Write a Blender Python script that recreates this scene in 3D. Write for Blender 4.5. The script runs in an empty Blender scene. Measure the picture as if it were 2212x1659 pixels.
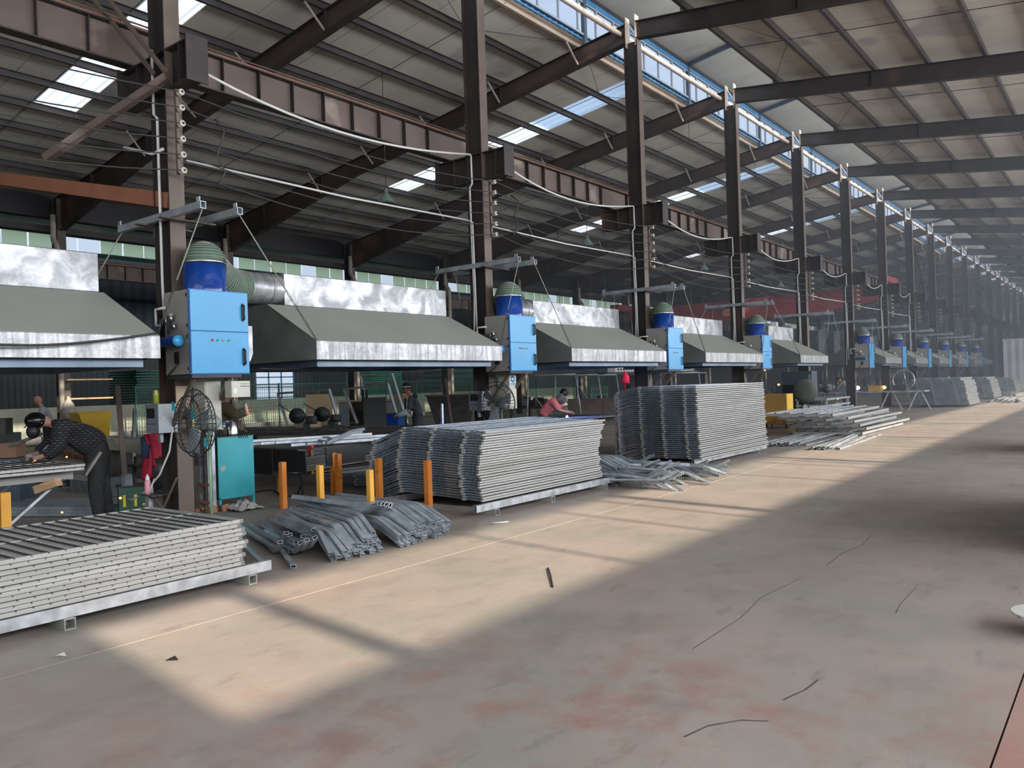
import bpy, math, random
from mathutils import Vector, Matrix
RN = random.Random(11)
SC = bpy.context.scene
COL = SC.collection
PI = math.pi
# ---------------------------------------------------------------- camera, world, sun, exposure
F_PX, YAW, PIT, ROL, EYE = 1719.8, .6639, .0015, -.0324, 1.6
_f = Vector((-math.sin(YAW) * math.cos(PIT), math.cos(YAW) * math.cos(PIT), math.sin(PIT)))
_r0 = Vector((math.cos(YAW), math.sin(YAW), 0)); _u0 = _r0.cross(_f)
_r = _r0 * math.cos(ROL) + _u0 * math.sin(ROL); _u = -_r0 * math.sin(ROL) + _u0 * math.cos(ROL)
cd = bpy.data.cameras.new('camera'); cd.sensor_width = 36; cd.lens = F_PX / 2212 * 36; cd.clip_end = 400; cd.clip_start = .05
cam = bpy.data.objects.new('camera', cd); COL.objects.link(cam); SC.camera = cam
_m = Matrix((_r, _u, -_f)).transposed().to_4x4(); _m.translation = (0, 0, EYE); cam.matrix_world = _m

SC.view_settings.view_transform = 'Standard'; SC.view_settings.look = 'None'
SC.view_settings.gamma = 1; SC.view_settings.use_curve_mapping = False
SC.view_settings.exposure = EXPO = 0.0

w = bpy.data.worlds.new('sky'); SC.world = w; w.use_nodes = True
nt = w.node_tree; bg = nt.nodes['Background']
tc = nt.nodes.new('ShaderNodeTexCoord'); sep = nt.nodes.new('ShaderNodeSeparateXYZ'); rp = nt.nodes.new('ShaderNodeValToRGB')
nt.links.new(tc.outputs['Generated'], sep.inputs[0]); nt.links.new(sep.outputs[2], rp.inputs[0]); nt.links.new(rp.outputs[0], bg.inputs[0])
rp.color_ramp.elements[0].position = 0.0; rp.color_ramp.elements[0].color = (.84, .91, 1, 1)
rp.color_ramp.elements[1].position = .9; rp.color_ramp.elements[1].color = (.52, .70, 1, 1)
bg.inputs[1].default_value = 1.0

SUN_DIR = Vector((-1, .13, -.5))
sd = bpy.data.lights.new('sun', 'SUN'); sd.energy = 8.6; sd.angle = math.radians(.75); sd.color = (1, .86, .66)
so = bpy.data.objects.new('sun', sd); COL.objects.link(so); so.rotation_euler = SUN_DIR.to_track_quat('-Z', 'Y').to_euler(); so.location = (30, 0, 20)

def area(name, loc, direction, sx, sy, energy, color):
    ld = bpy.data.lights.new(name, 'AREA'); ld.shape = 'RECTANGLE'; ld.size = sx; ld.size_y = sy; ld.energy = energy; ld.color = color
    o = bpy.data.objects.new(name, ld); COL.objects.link(o); o.location = loc
    d = Vector(direction).normalized(); z = -d; y = Vector((0, 1, 0)) if abs(d.y) < .9 else Vector((0, 0, 1))
    x = y.cross(z).normalized(); y = z.cross(x)
    o.matrix_world = Matrix((x, y, z)).transposed().to_4x4(); o.location = loc
    return o
# area lamps: added fill right and behind camera; daylight at back-left and ridge windows
area('daylight_fill_right', (8.2, 26, 5.2), (-1, 0, -.05), 3.6, 68, 8600, (.90, .94, 1))  # added fill, far taller than the band window in the wall behind
area('fill_behind_camera', (-4, -7.2, 3.0), (0, 1, 0), 16, 5, 560, (.9, .95, 1))  # added fill lamp; the back wall behind it has no door
area('daylight_ridge_windows', (-7.9, 58, 10.75), (-1, 0, -.5), .9, 120, 2600, (.9, .95, 1))
area('daylight_left_windows', (-38.0, 55, 3.2), (1, 0, -.1), 4.5, 110, 5200, (.85, 1, .95))
# ---------------------------------------------------------------- helpers
def ray(px, py): return _f + _r * ((px - 1106) / F_PX) + _u * ((829.5 - py) / F_PX)
def wz(px, py, z=0.): d = ray(px, py); t = (z - EYE) / d.z; return Vector((d.x * t, d.y * t, z))
def wy(px, py, y): d = ray(px, py); t = y / d.y; return Vector((d.x * t, y, EYE + d.z * t))
def wx(px, py, x): d = ray(px, py); t = x / d.x; return Vector((x, d.y * t, EYE + d.z * t))
def FY(k): return -.774 + 6 * k           # frame centre lines

class G:
    """collects faces of one mesh"""
    def __init__(s): s.v = []; s.f = []; s.sm = []
    def add(s, vs, fs, smooth=False):
        b = len(s.v); s.v += [tuple(v) for v in vs]; s.f += [tuple(b + i for i in f) for f in fs]; s.sm += [smooth] * len(fs); return s
    def box(s, x0, y0, z0, x1, y1, z1):
        return s.add([(x0,y0,z0),(x1,y0,z0),(x1,y1,z0),(x0,y1,z0),(x0,y0,z1),(x1,y0,z1),(x1,y1,z1),(x0,y1,z1)],
                     [(0,3,2,1),(4,5,6,7),(0,1,5,4),(1,2,6,5),(2,3,7,6),(3,0,4,7)])
    def cbox(s, c, d): return s.box(c[0]-d[0]/2, c[1]-d[1]/2, c[2]-d[2]/2, c[0]+d[0]/2, c[1]+d[1]/2, c[2]+d[2]/2)
    def bar(s, a, b, w, h, up=(0, 0, 1)):
        """rectangular bar from a to b, w across, h along up"""
        a = Vector(a); b = Vector(b); d = (b - a).normalized(); up = Vector(up)
        if abs(d.dot(up)) > .98: up = Vector((1, 0, 0))
        x = d.cross(up).normalized() * w / 2; y = x.cross(d).normalized() * h / 2
        vs = [p + q for p in (a, b) for q in (-x-y, x-y, x+y, -x+y)]
        return s.add(vs, [(0,1,2,3),(7,6,5,4),(0,4,5,1),(1,5,6,2),(2,6,7,3),(3,7,4,0)])
    def prism(s, poly, axis, a, b):
        """poly of 2D points in the plane normal to axis ('x': (y,z), 'y': (x,z), 'z': (x,y))"""
        def P(p, t): return (t, p[0], p[1]) if axis == 'x' else (p[0], t, p[1]) if axis == 'y' else (p[0], p[1], t)
        n = len(poly); vs = [P(p, a) for p in poly] + [P(p, b) for p in poly]
        fs = [tuple(range(n)), tuple(range(2*n-1, n-1, -1))] + [(i, (i+1) % n, (i+1) % n + n, i + n) for i in range(n)]
        return s.add(vs, fs)
    def tube(s, path, r, n=8, cap=True, smooth=True):
        path = [Vector(p) for p in path]; rs = r if isinstance(r, (list, tuple)) else [r] * len(path)
        rings = []; up = Vector((0, 0, 1)); px = None
        for i, p in enumerate(path):
            d = (path[min(i+1, len(path)-1)] - path[max(i-1, 0)]).normalized()
            if px is None:
                px = d.cross(up if abs(d.z) < .95 else Vector((1, 0, 0))).normalized()
            else:
                px = (px - d * px.dot(d)).normalized()
            py = d.cross(px)
            rings.append([p + (px * math.cos(2*PI*j/n) + py * math.sin(2*PI*j/n)) * rs[i] for j in range(n)])
        vs = [v for rg in rings for v in rg]; fs = []
        for i in range(len(path)-1):
            for j in range(n): fs.append((i*n+j, i*n+(j+1) % n, (i+1)*n+(j+1) % n, (i+1)*n+j))
        s.add(vs, fs, smooth)
        if cap:
            b = len(s.v) - len(vs); s.f += [tuple(b + i for i in range(n-1, -1, -1)), tuple(b + (len(path)-1)*n + i for i in range(n))]; s.sm += [False, False]
        return s
    def lathe(s, prof, c=(0, 0, 0), n=20, axis='z', smooth=True, ang=2*PI):
        """prof: (radius, height) pairs"""
        def P(r, h, t):
            a, b = r * math.cos(t), r * math.sin(t)
            q = (a, b, h) if axis == 'z' else (h, a, b) if axis == 'x' else (a, h, b)
            return (q[0]+c[0], q[1]+c[1], q[2]+c[2])
        full = ang > 6.28; m = n if full else n + 1
        vs = [P(r, h, ang*j/n) for r, h in prof for j in range(m)]; fs = []
        for i in range(len(prof)-1):
            for j in range(n): fs.append((i*m+j, i*m+(j+1) % m, (i+1)*m+(j+1) % m, (i+1)*m+j))
        return s.add(vs, fs, smooth)
    def rtube(s, path, w, h, up=(0, 0, 1), t=.003, hollow=True):
        """rectangular hollow section swept along a path (mitred)"""
        path = [Vector(p) for p in path]; up = Vector(up); outer = []; inner = []
        for i, p in enumerate(path):
            a = (path[i] - path[i-1]).normalized() if i else None
            b = (path[i+1] - path[i]).normalized() if i < len(path)-1 else None
            d = ((a or b) + (b or a)).normalized(); k = 1 / max(.5, d.dot(a or b))
            x = d.cross(up).normalized(); y = x.cross(d).normalized()
            for L, q in ((outer, 0), (inner, t)):
                L.append([p + x * sx * (w/2-q) + y * sy * (h/2-q) * k for sx, sy in ((-1,-1),(1,-1),(1,1),(-1,1))])
        m = len(path); vs = [v for rg in outer for v in rg]; fs = []
        for i in range(m-1):
            for j in range(4): fs.append((i*4+j, i*4+(j+1) % 4, i*4+4+(j+1) % 4, i*4+4+j))
        if not hollow:
            fs += [(3,2,1,0), tuple(m*4-4+j for j in range(4))]
        else:
            # only the mouths are hollow: a short recess at each end
            for e, ring, sgn in ((0, inner[0], 1), (m-1, inner[-1], -1)):
                d = (path[1]-path[0]).normalized() if e == 0 else (path[-1]-path[-2]).normalized() * -1
                b = len(vs); vs += ring; vs += [v + d * .12 for v in ring]
                for j in range(4):
                    k = (j+1) % 4; o = e*4
                    fs.append((o+j, b+j, b+k, o+k) if e == 0 else (o+k, b+k, b+j, o+j))
                    fs.append((b+j, b+4+j, b+4+k, b+k) if e == 0 else (b+k, b+4+k, b+4+j, b+j))
                fs.append(tuple(b+4+j for j in range(4)))
        return s.add(vs, fs)
    def mesh(s, name):
        me = bpy.data.meshes.new(name); me.from_pydata(s.v, [], s.f)
        me.polygons.foreach_set('use_smooth', s.sm); me.update(); return me

def tag(o, label=None, cat=None, group=None, kind=None):
    if label: o['label'] = label
    if cat: o['category'] = cat
    if group: o['group'] = group
    if kind: o['kind'] = kind
    return o
def thing(name, label, cat, loc=(0, 0, 0), rz=0., group=None, kind=None):
    o = bpy.data.objects.new(name, None); o.empty_display_size = .1; COL.objects.link(o); o.location = loc; o.rotation_euler = (0, 0, rz)
    return tag(o, label, cat, group, kind)
def part(name, g, mat, parent=None, label=None, kind=None, loc=None, bevel=0.):
    me = g.mesh(name) if isinstance(g, G) else g
    if mat is not None and not me.materials: me.materials.append(mat)
    o = bpy.data.objects.new(name, me); COL.objects.link(o)
    if parent: o.parent = parent
    if loc: o.location = loc
    if bevel:
        b = o.modifiers.new('bevel', 'BEVEL'); b.width = bevel; b.segments = 2; b.limit_method = 'ANGLE'
    if label: o['label'] = label
    if kind: o['kind'] = kind
    return o
KIDS = {}
def _kids(o): return [c for c in o.children]
def dup(o, loc=None, rz=None, label=None, group=None, parent=None, skip=()):
    c = o.copy(); COL.objects.link(c)
    c.parent = parent
    if loc is not None: c.location = loc
    if rz is not None: c.rotation_euler = (0, 0, rz)
    if label: c['label'] = label
    if group: c['group'] = group
    for ch in _kids(o):
        if ch.name.split('.')[0] not in skip: dup(ch, parent=c)
    return c
ORD = ['first','second','third','fourth','fifth','sixth','seventh','eighth','ninth','tenth','eleventh','twelfth','thirteenth','fourteenth','fifteenth','sixteenth','seventeenth','eighteenth','nineteenth','twentieth']

# ---------------------------------------------------------------- materials
def mat(name, c1, c2=None, scale=2., rough=.6, metal=0., bump=0., c3=None, t3=.62, sc3=5., detail=4., stretch=(1, 1, 1), lo=.35, hi=.65, rough2=None, spec=.5, world=True):
    m = bpy.data.materials.new(name); m.use_nodes = True; nt = m.node_tree; N = nt.nodes; L = nt.links
    b = N['Principled BSDF']; b.inputs['Roughness'].default_value = rough; b.inputs['Metallic'].default_value = metal
    b.inputs['Specular IOR Level'].default_value = spec
    b.inputs['Base Color'].default_value = (*c1, 1)
    if c2 is None and not bump: return m
    if world: src = N.new('ShaderNodeNewGeometry').outputs['Position']
    else: src = N.new('ShaderNodeTexCoord').outputs['Object']
    mp = N.new('ShaderNodeMapping'); mp.inputs['Scale'].default_value = stretch; L.new(src, mp.inputs[0])
    no = N.new('ShaderNodeTexNoise'); no.inputs['Scale'].default_value = scale; no.inputs['Detail'].default_value = detail; L.new(mp.outputs[0], no.inputs[0])
    if c2 is not None:
        r = N.new('ShaderNodeValToRGB'); r.color_ramp.elements[0].position = lo; r.color_ramp.elements[1].position = hi
        r.color_ramp.elements[0].color = (*c1, 1); r.color_ramp.elements[1].color = (*c2, 1)
        L.new(no.outputs[0], r.inputs[0]); out = r.outputs[0]
        if c3 is not None:
            n3 = N.new('ShaderNodeTexNoise'); n3.inputs['Scale'].default_value = sc3; n3.inputs['Detail'].default_value = 6; L.new(mp.outputs[0], n3.inputs[0])
            r3 = N.new('ShaderNodeValToRGB'); r3.color_ramp.elements[0].position = t3; r3.color_ramp.elements[1].position = t3 + .06
            L.new(n3.outputs[0], r3.inputs[0])
            mx = N.new('ShaderNodeMix'); mx.data_type = 'RGBA'; L.new(r3.outputs[0], mx.inputs[0]); L.new(out, mx.inputs[6]); mx.inputs[7].default_value = (*c3, 1); out = mx.outputs[2]
        L.new(out, b.inputs['Base Color'])
    if rough2 is not None:
        mr = N.new('ShaderNodeMapRange'); mr.inputs[1].default_value = lo; mr.inputs[2].default_value = hi; mr.inputs[3].default_value = rough; mr.inputs[4].default_value = rough2
        L.new(no.outputs[0], mr.inputs[0]); L.new(mr.outputs[0], b.inputs['Roughness'])
    if bump:
        bp = N.new('ShaderNodeBump'); bp.inputs['Strength'].default_value = bump; bp.inputs['Distance'].default_value = .02; L.new(no.outputs[0], bp.inputs['Height']); L.new(bp.outputs[0], b.inputs['Normal'])
    return m
def glow(name, c, s):
    m = bpy.data.materials.new(name); m.use_nodes = True; N = m.node_tree.nodes; N.remove(N['Principled BSDF'])
    e = N.new('ShaderNodeEmission'); e.inputs[0].default_value = (*c, 1); e.inputs[1].default_value = s
    m.node_tree.links.new(e.outputs[0], N['Material Output'].inputs[0]); return m
def glass(name, tint, refl=.08):
    m = bpy.data.materials.new(name); m.use_nodes = True; N = m.node_tree.nodes; L = m.node_tree.links; N.remove(N['Principled BSDF'])
    a = N.new('ShaderNodeBsdfTransparent'); a.inputs[0].default_value = (*tint, 1); g = N.new('ShaderNodeBsdfGlossy'); g.inputs['Roughness'].default_value = .05
    x = N.new('ShaderNodeMixShader'); x.inputs[0].default_value = refl; L.new(a.outputs[0], x.inputs[1]); L.new(g.outputs[0], x.inputs[2]); L.new(x.outputs[0], N['Material Output'].inputs[0]); return m

def floor_mat():
    m = bpy.data.materials.new('worn_red_grey_concrete'); m.use_nodes = True; nt = m.node_tree; N = nt.nodes; L = nt.links; b = N['Principled BSDF']
    pos = N.new('ShaderNodeNewGeometry').outputs['Position']
    def noise(s, d=5, sx=1, sy=1, off=0):
        mp = N.new('ShaderNodeMapping'); mp.inputs['Scale'].default_value = (sx, sy, 1); mp.inputs['Location'].default_value = (off, off*.7, off); L.new(pos, mp.inputs[0])
        n = N.new('ShaderNodeTexNoise'); n.inputs['Scale'].default_value = s; n.inputs['Detail'].default_value = d; n.inputs['Roughness'].default_value = .62; L.new(mp.outputs[0], n.inputs[0]); return n.outputs[0]
    def ramp(src, a, ca, bb, cb):
        r = N.new('ShaderNodeValToRGB'); r.color_ramp.elements[0].position = a; r.color_ramp.elements[0].color = ca; r.color_ramp.elements[1].position = bb; r.color_ramp.elements[1].color = cb; L.new(src, r.inputs[0]); return r.outputs[0]
    def mix(f, a, c, mode='MIX'):
        x = N.new('ShaderNodeMix'); x.data_type = 'RGBA'; x.blend_type = mode
        if isinstance(f, float): x.inputs[0].default_value = f
        else: L.new(f, x.inputs[0])
        L.new(a, x.inputs[6])
        if isinstance(c, tuple): x.inputs[7].default_value = c
        else: L.new(c, x.inputs[7])
        return x.outputs[2]
    def mul(a, k):
        x = N.new('ShaderNodeMath'); x.operation = 'MULTIPLY'; L.new(a, x.inputs[0])
        if isinstance(k, float): x.inputs[1].default_value = k
        else: L.new(k, x.inputs[1])
        return x.outputs[0]
    base = ramp(noise(.8, 8), .38, (.29, .27, .235, 1), .62, (.365, .31, .275, 1))
    c = mix(ramp(noise(.55, 9, 1, 1, 9), .46, (0, 0, 0, 1), .70, (.45, .45, .45, 1)), base, (.38, .27, .245, 1))     # reddish hardener
    # strong red patches only towards the camera where the coat survives
    sp = N.new('ShaderNodeSeparateXYZ'); L.new(pos, sp.inputs[0])
    nr = N.new('ShaderNodeMapRange'); nr.inputs[1].default_value = 5.2; nr.inputs[2].default_value = 3.0; nr.inputs[4].default_value = 1.0; L.new(sp.outputs[1], nr.inputs[0])
    red = ramp(noise(2.6, 10, 1, 1, 4), .49, (0, 0, 0, 1), .66, (.8, .8, .8, 1))
    nx = N.new('ShaderNodeMapRange'); nx.inputs[1].default_value = -4.2; nx.inputs[2].default_value = -2.2; nx.inputs[3].default_value = .12; L.new(sp.outputs[0], nx.inputs[0])
    c = mix(mul(mul(red, nr.outputs[0]), nx.outputs[0]), c, (.33, .145, .12, 1))
    rx = N.new('ShaderNodeMapRange'); rx.inputs[1].default_value = -.52; rx.inputs[2].default_value = -.48; rx.inputs[4].default_value = .6; L.new(sp.outputs[0], rx.inputs[0])
    c = mix(mul(ramp(noise(1.1, 6, 1, 1, 14), .35, (.3, .3, .3, 1), .6, (1, 1, 1, 1)), rx.outputs[0]), c, (.42, .20, .16, 1))
    c = mix(ramp(noise(.5, 9, 1, 1, 3), .60, (0, 0, 0, 1), .78, (.6, .6, .6, 1)), c, (.12, .12, .115, 1))               # oily stains
    c = mix(ramp(noise(6., 9, 1, .35, 2), .60, (0, 0, 0, 1), .72, (.55, .55, .55, 1)), c, (.16, .15, .145, 1))          # scuffs
    c = mix(ramp(noise(28., 6, 1, .5, 7), .64, (0, 0, 0, 1), .72, (.4, .4, .4, 1)), c, (.17, .16, .15, 1))
    c = mix(ramp(noise(60., 3, 1, 1, 5), .70, (0, 0, 0, 1), .74, (.5, .5, .5, 1)), c, (.7, .66, .58, 1))                # pale grit
    L.new(c, b.inputs['Base Color'])
    c = mix(ramp(noise(3.2, 10, 1, .6, 21), .52, (0, 0, 0, 1), .68, (.5, .5, .5, 1)), c, (.24, .20, .185, 1))
    L.new(c, b.inputs['Base Color'])
    L.new(ramp(noise(1.6, 6, 1, 1, 6), .3, (.38, .38, .38, 1), .7, (.62, .62, .62, 1)), b.inputs['Roughness'])
    bp = N.new('ShaderNodeBump'); bp.inputs['Strength'].default_value = .25; bp.inputs['Distance'].default_value = .01; L.new(noise(14., 8), bp.inputs['Height']); L.new(bp.outputs[0], b.inputs['Normal'])
    b.inputs['Specular IOR Level'].default_value = .35
    return m
MF = floor_mat()
M_joint = mat('joint_filler', (.13, .12, .11))
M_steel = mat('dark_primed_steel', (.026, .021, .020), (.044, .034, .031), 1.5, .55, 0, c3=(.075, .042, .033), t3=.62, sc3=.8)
M_steelL = mat('lit_brown_primed_steel', (.105, .078, .062), (.145, .108, .086), 2.5, .55, c3=(.2, .11, .075), t3=.64, sc3=1.2)  # brown primer lightened for the lit column flanges; plain brown steel elsewhere
M_raft = mat('dark_brown_rafter', (.055, .038, .033), (.085, .055, .048), 1.2, .55, c3=(.13, .075, .06), t3=.6, sc3=.7)
M_rust = mat('red_oxide_web', (.10, .07, .058), (.14, .10, .085), 1.2, .6, c3=(.26, .2, .17), t3=.55, sc3=.9)
M_orange = mat('red_oxide_beam', (.30, .115, .065), (.36, .15, .085), 2, .6)
M_roof = mat('roof_liner_panel', (.48, .455, .39), (.55, .53, .47), .6, .65, c3=(.36, .35, .33), t3=.6, sc3=.5)
M_roofout = mat('roof_outer_sheet', (.02, .02, .02), None)
M_purl = mat('dark_purlin', (.042, .037, .036), (.062, .052, .05), 2, .5)
M_purlB = mat('sunlit_purlin_rusty_plate', (.36, .27, .2), (.42, .33, .26), 2, .5)  # sun on the edge purlin put into its beige; rusty end plates too
M_blueF = mat('blue_trim_sheet', (.06, .22, .42), (.08, .3, .55), 3, .45)
M_post = mat('blue_grey_paint', (.07, .09, .12), (.09, .115, .15), 3, .5)
M_frameW = mat('window_frame_grey', (.42, .44, .48), None, rough=.4)
M_glass = glass('clear_pane', (.93, .96, 1))
M_pipe = mat('beige_steel_pipe', (.40, .33, .28), (.5, .43, .38), 4, .45, .1)
M_pvc = mat('white_conduit_plastic', (.62, .62, .60), None, rough=.4)
M_pvcd = mat('dirty_white_downpipe', (.52, .47, .40), (.36, .31, .26), 3, .5)
M_galv = mat('galvanized_steel', (.38, .40, .42), (.56, .58, .60), 9, .34, .75, bump=.06, rough2=.5)
M_galvD = mat('galvanized_tube', (.33, .38, .43), (.52, .57, .62), 6, .30, .5, rough2=.42)
M_wire = mat('dark_cable', (.03, .03, .03), None, rough=.5)
M_black = mat('black_paint', (.016, .016, .018), None, rough=.5)
M_dark = mat('grimy_dark_metal', (.03, .028, .027), (.06, .055, .05), 8, .6)
M_wallL = mat('grey_green_cladding', (.075, .085, .085), (.12, .13, .125), .5, .6)
M_skyl = bpy.data.materials.new('skylight_sheet'); M_skyl.use_nodes = True
_n = M_skyl.node_tree.nodes; _n.remove(_n['Principled BSDF']); _t = _n.new('ShaderNodeBsdfTranslucent'); _t.inputs[0].default_value = (.82, .9, .95, 1)
M_skyl.node_tree.links.new(_t.outputs[0], _n['Material Output'].inputs[0])
# ================================================================ STRUCTURE
Y0, Y1 = -8.0, 124.0
XL, XR = -38.4, 8.6
# ---- floor: slabs separated by recessed joints
fl = thing('floor', None, None, kind='structure')
part('sub_base', G().box(XL, Y0, -.3, XR, Y1, -.03), M_joint, fl)
xs = [-38.4, -33.4, -28.7, -24., -19.3, -14.6, -9.9, -5.2, -.5, 4.2, 8.6]; ys = [-8.0, 11.9, 23.9, 35.9, 47.9, 71.9, 95.9, 124.0]
for i in range(len(xs)-1):
    for j in range(len(ys)-1):
        part('slab', G().box(xs[i]+.005, ys[j]+.005, -.03, xs[i+1]-.005, ys[j+1]-.005, 0), MF, fl)
M_crack = mat('dark_crack', (.09, .08, .075))
for pts, cw in (([(1496, 1402), (1600, 1335), (1645, 1290), (1740, 1245)], .006), ([(1785, 1222), (1820, 1195), (1862, 1178), (1886, 1152)], .006), ([(1478, 1592), (1530, 1568), (1600, 1556), (1660, 1558)], .012), ([(1692, 1512), (1740, 1490), (1768, 1468)], .012), ([(1935, 1325), (1945, 1305), (1985, 1262)], .004),):
    P = [wz(a, b, .0) for a, b in pts]; g = G()
    for a, b in zip(P[:-1], P[1:]):
        d = (b-a).normalized(); x = Vector((-d.y, d.x, 0))*cw/2; g.add([a-x, a+x, b+x*.7, b-x*.7], [(0, 3, 2, 1)])
    g.v = [(v[0], v[1], .0012) for v in g.v]
    part('crack', g, M_crack, fl)
# ---- roof heights
def zr(X): return 10.33 - .13 * abs(X + 9.42) + 0.0           # top of rafters
ROOF = .17                                                      # purlin depth
# ---- ceiling: purlins, liner panels, outer sheet
ceil = thing('ceiling', None, None, kind='structure')
PLX = [-10.95 - 1.285 * i for i in range(13)]; PRX = [-7.95 + 1.3 * i for i in range(13)]
def purlin(X, m, y0=Y0, y1=Y1):
    z = zr(X); s = math.copysign(1, X + 9.42)
    g = G().box(X-.035, y0, z, X+.035, y1, z+.012).box(X-.035, y0, z+ROOF-.012, X+.035, y1, z+ROOF).box(X+.035*s-.004, y0, z, X+.035*s+.004, y1, z+ROOF)
    g.box(X-.035*s-.003, y0, z, X-.035*s+.003, y1, z+.03)
    return part('roof_purlin', g, m, ceil)
for i, X in enumerate(PLX): purlin(X, M_purlB if i == 0 else M_purl)  # ridge-edge purlin in the sunlit beige, the rest dark
for i, X in enumerate(PRX): purlin(X, M_purl)
def slopebox(g, xa, xb, ya, yb, zo, t):
    za, zb = zr(xa) + ROOF + zo, zr(xb) + ROOF + zo
    g.add([(xa,ya,za),(xb,ya,zb),(xb,yb,zb),(xa,yb,za),(xa,ya,za+t),(xb,ya,zb+t),(xb,yb,zb+t),(xa,yb,za+t)],
          [(0,3,2,1),(4,5,6,7),(0,1,5,4),(1,2,6,5),(2,3,7,6),(3,0,4,7)]); return g
PW = 1.0
nP = int((Y1 - Y0) / PW)
skyY = [8.33 + 11.85 * i for i in range(-1, 10)]
me_cache = {}
def panel(xa, xb, ya, mt, nm='roof_panel', w=PW):
    key = (xa, xb, nm, w)
    if key not in me_cache:
        g = slopebox(G(), xa, xb, .009, w-.009, 0, .04)
        me = g.mesh(nm); me.materials.append(mt); me_cache[key] = me
    part(nm, me_cache[key], None, ceil, loc=(0, ya, 0))
def skylight(xa, xb, ya):
    if ('sk', xa) not in me_cache:
        g = G(); pr = [(0,0),(.10,0),(.13,.03),(.17,.03),(.20,0),(.45,0),(.48,.03),(.52,.03),(.55,0),(.80,0),(.83,.03),(.87,.03),(.90,0),(1.0,0)]
        za, zb = zr(xa)+ROOF+.01, zr(xb)+ROOF+.01
        vs = [(xa, y, za+h) for y, h in pr] + [(xb, y, zb+h) for y, h in pr]; n = len(pr)
        g.add(vs, [(i, i+1, n+i+1, n+i) for i in range(n-1)])
        me = g.mesh('skylight_panel'); me.materials.append(M_skyl); me_cache[('sk', xa)] = me
    part('skylight_panel', me_cache[('sk', xa)], None, ceil, loc=(0, ya, 0))
EAVE = -27.4
def skl(lo, hi, ya):      # skylight sheets between purlins
    cut = sorted([x for x in PLX if lo < x < hi] + [lo, hi])
    for a, b in zip(cut[:-1], cut[1:]): skylight(a, b, ya)
used = []
for sy in skyY: used.append(round(sy - .0, 3))
y = Y0; outer = G()
edges = []
while y < Y1 - .01:
    s = [q for q in skyY if y - .001 <= q < y + PW - .001]
    if s:
        q = s[0]
        if q - y > .02: edges.append((y, q, 0))
        edges.append((q, q+PW, 1)); y = q + PW
    else:
        edges.append((y, min(y+PW, Y1), 0)); y += PW
for a, b, sk in edges:
    wdt = round(b - a, 4)
    if not sk:
        panel(EAVE, -10.9, a, M_roof, w=wdt)
        slopebox(outer, EAVE, -10.9, a, b, .05, .02)
    else:
        for xa, xb in ((EAVE, -21.3), (-18.1, -16.8), (-11.3, -10.9)):
            panel(xa, xb, a, M_roof, w=wdt); slopebox(outer, xa, xb, a, b, .05, .02)
        skl(-21.3, -18.1, a); skl(-16.8, -11.3, a)
y = Y0
while y < Y1 - .01:
    panel(-7.95, 8.8, y, M_roof, w=PW); y += PW
slopebox(outer, -7.95, 8.8, Y0, Y1, .05, .02)
part('roof_sheet', outer, M_roofout, ceil)
# tie rods down each slope at mid bay (and the sag rods beside the ridge)
for k in range(0, 20):
    ym = FY(k) + 3.0
    for xa, xb in ((-26.2, -10.95), (-7.95, 8.0)):
        part('tie_rod', G().tube([(xa, ym, zr(xa)+.10), (xb, ym, zr(xb)+.10)], .009, 5), M_black, ceil)
    for a, b in (((-10.95, FY(k)+.3), (-12.2, FY(k)+3)), ((-12.2, FY(k)+3), (-10.95, FY(k)+5.7)), ((-6.65, FY(k)+3), (-7.95, FY(k)+5.7)), ((-7.95, FY(k)+.3), (-6.65, FY(k)+3))):
        part('tie_rod', G().tube([(a[0], a[1], zr(a[0])+.06), (b[0], b[1], zr(b[0])+.06)], .007, 4), M_black, ceil)
# corrugated flashing under the ridge windows
g = G(); n = int((Y1 - Y0) / .12); zb = zr(-10.85) + ROOF
pts = []
for i in range(n+1): pts.append((Y0 + i*.12, .035 if i % 2 else 0.))
vs = [(-10.80 + .0, yy, zb+.03+h) for yy, h in pts] + [(-11.3, yy, zb-.03+h) for yy, h in pts]
g.add(vs, [(i, i+1, n+1+i+1, n+1+i) for i in range(n)])
part('corrugated_edge', g, M_post, ceil)
part('ridge_flashing', G().box(-10.84, Y0, zb-.01, -10.80, Y1, zb+.03).box(-10.84, Y0, zb+.075, -10.76, Y1, zb+.105), M_blueF, ceil, 'blue edge flashing')
# ---- ridge monitor: window_1 (left), window_2 (right)
WX, ZS, ZH = -10.78, 10.44, 11.22
def monitor(name, X, side, panes):
    wd = thing(name, None, None, kind='structure')
    fr = G().box(X-.03, Y0, ZS-.05, X+.03, Y1, ZS).box(X-.03, Y0, ZH, X+.03, Y1, ZH+.04)
    part('window_frame', fr, M_frameW, wd)
    n = int((Y1-Y0)/.86)
    mul = G().box(-.03, -.025, ZS, .03, .025, ZH).mesh('mullion'); mul.materials.append(M_frameW)
    pm = G().box(-.004, .03, ZS, .004, .83, ZH).mesh('pane'); pm.materials.append(M_glass)
    for i in range(n):
        yy = Y0 + i*.86
        part('mullion', mul, None, wd, loc=(X, yy, 0))
        if panes: part('pane', pm, None, wd, loc=(X, yy, 0))
    part('fascia', G().box(X-.035, Y0, ZH+.04, X+.035, Y1, ZH+.17), M_blueF, wd, 'blue fascia strip')
    part('top_rail', G().box(X-.05, Y0, ZH+.17, X+.05, Y1, ZH+.27), M_purl, wd)
    for k in range(0, 20):
        yk = FY(k)
        part('post', G().box(X-.05+.1*side, yk-.06, zr(X)-.0, X+.05+.1*side, yk+.06, ZH+.2), M_post, wd)
        part('rafter', G().bar((X+.02, yk, ZH+.24), (-9.42, yk, ZH+.44), .08, .12), M_post, wd)
    return wd
monitor('window_1', WX, 0, True)
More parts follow.
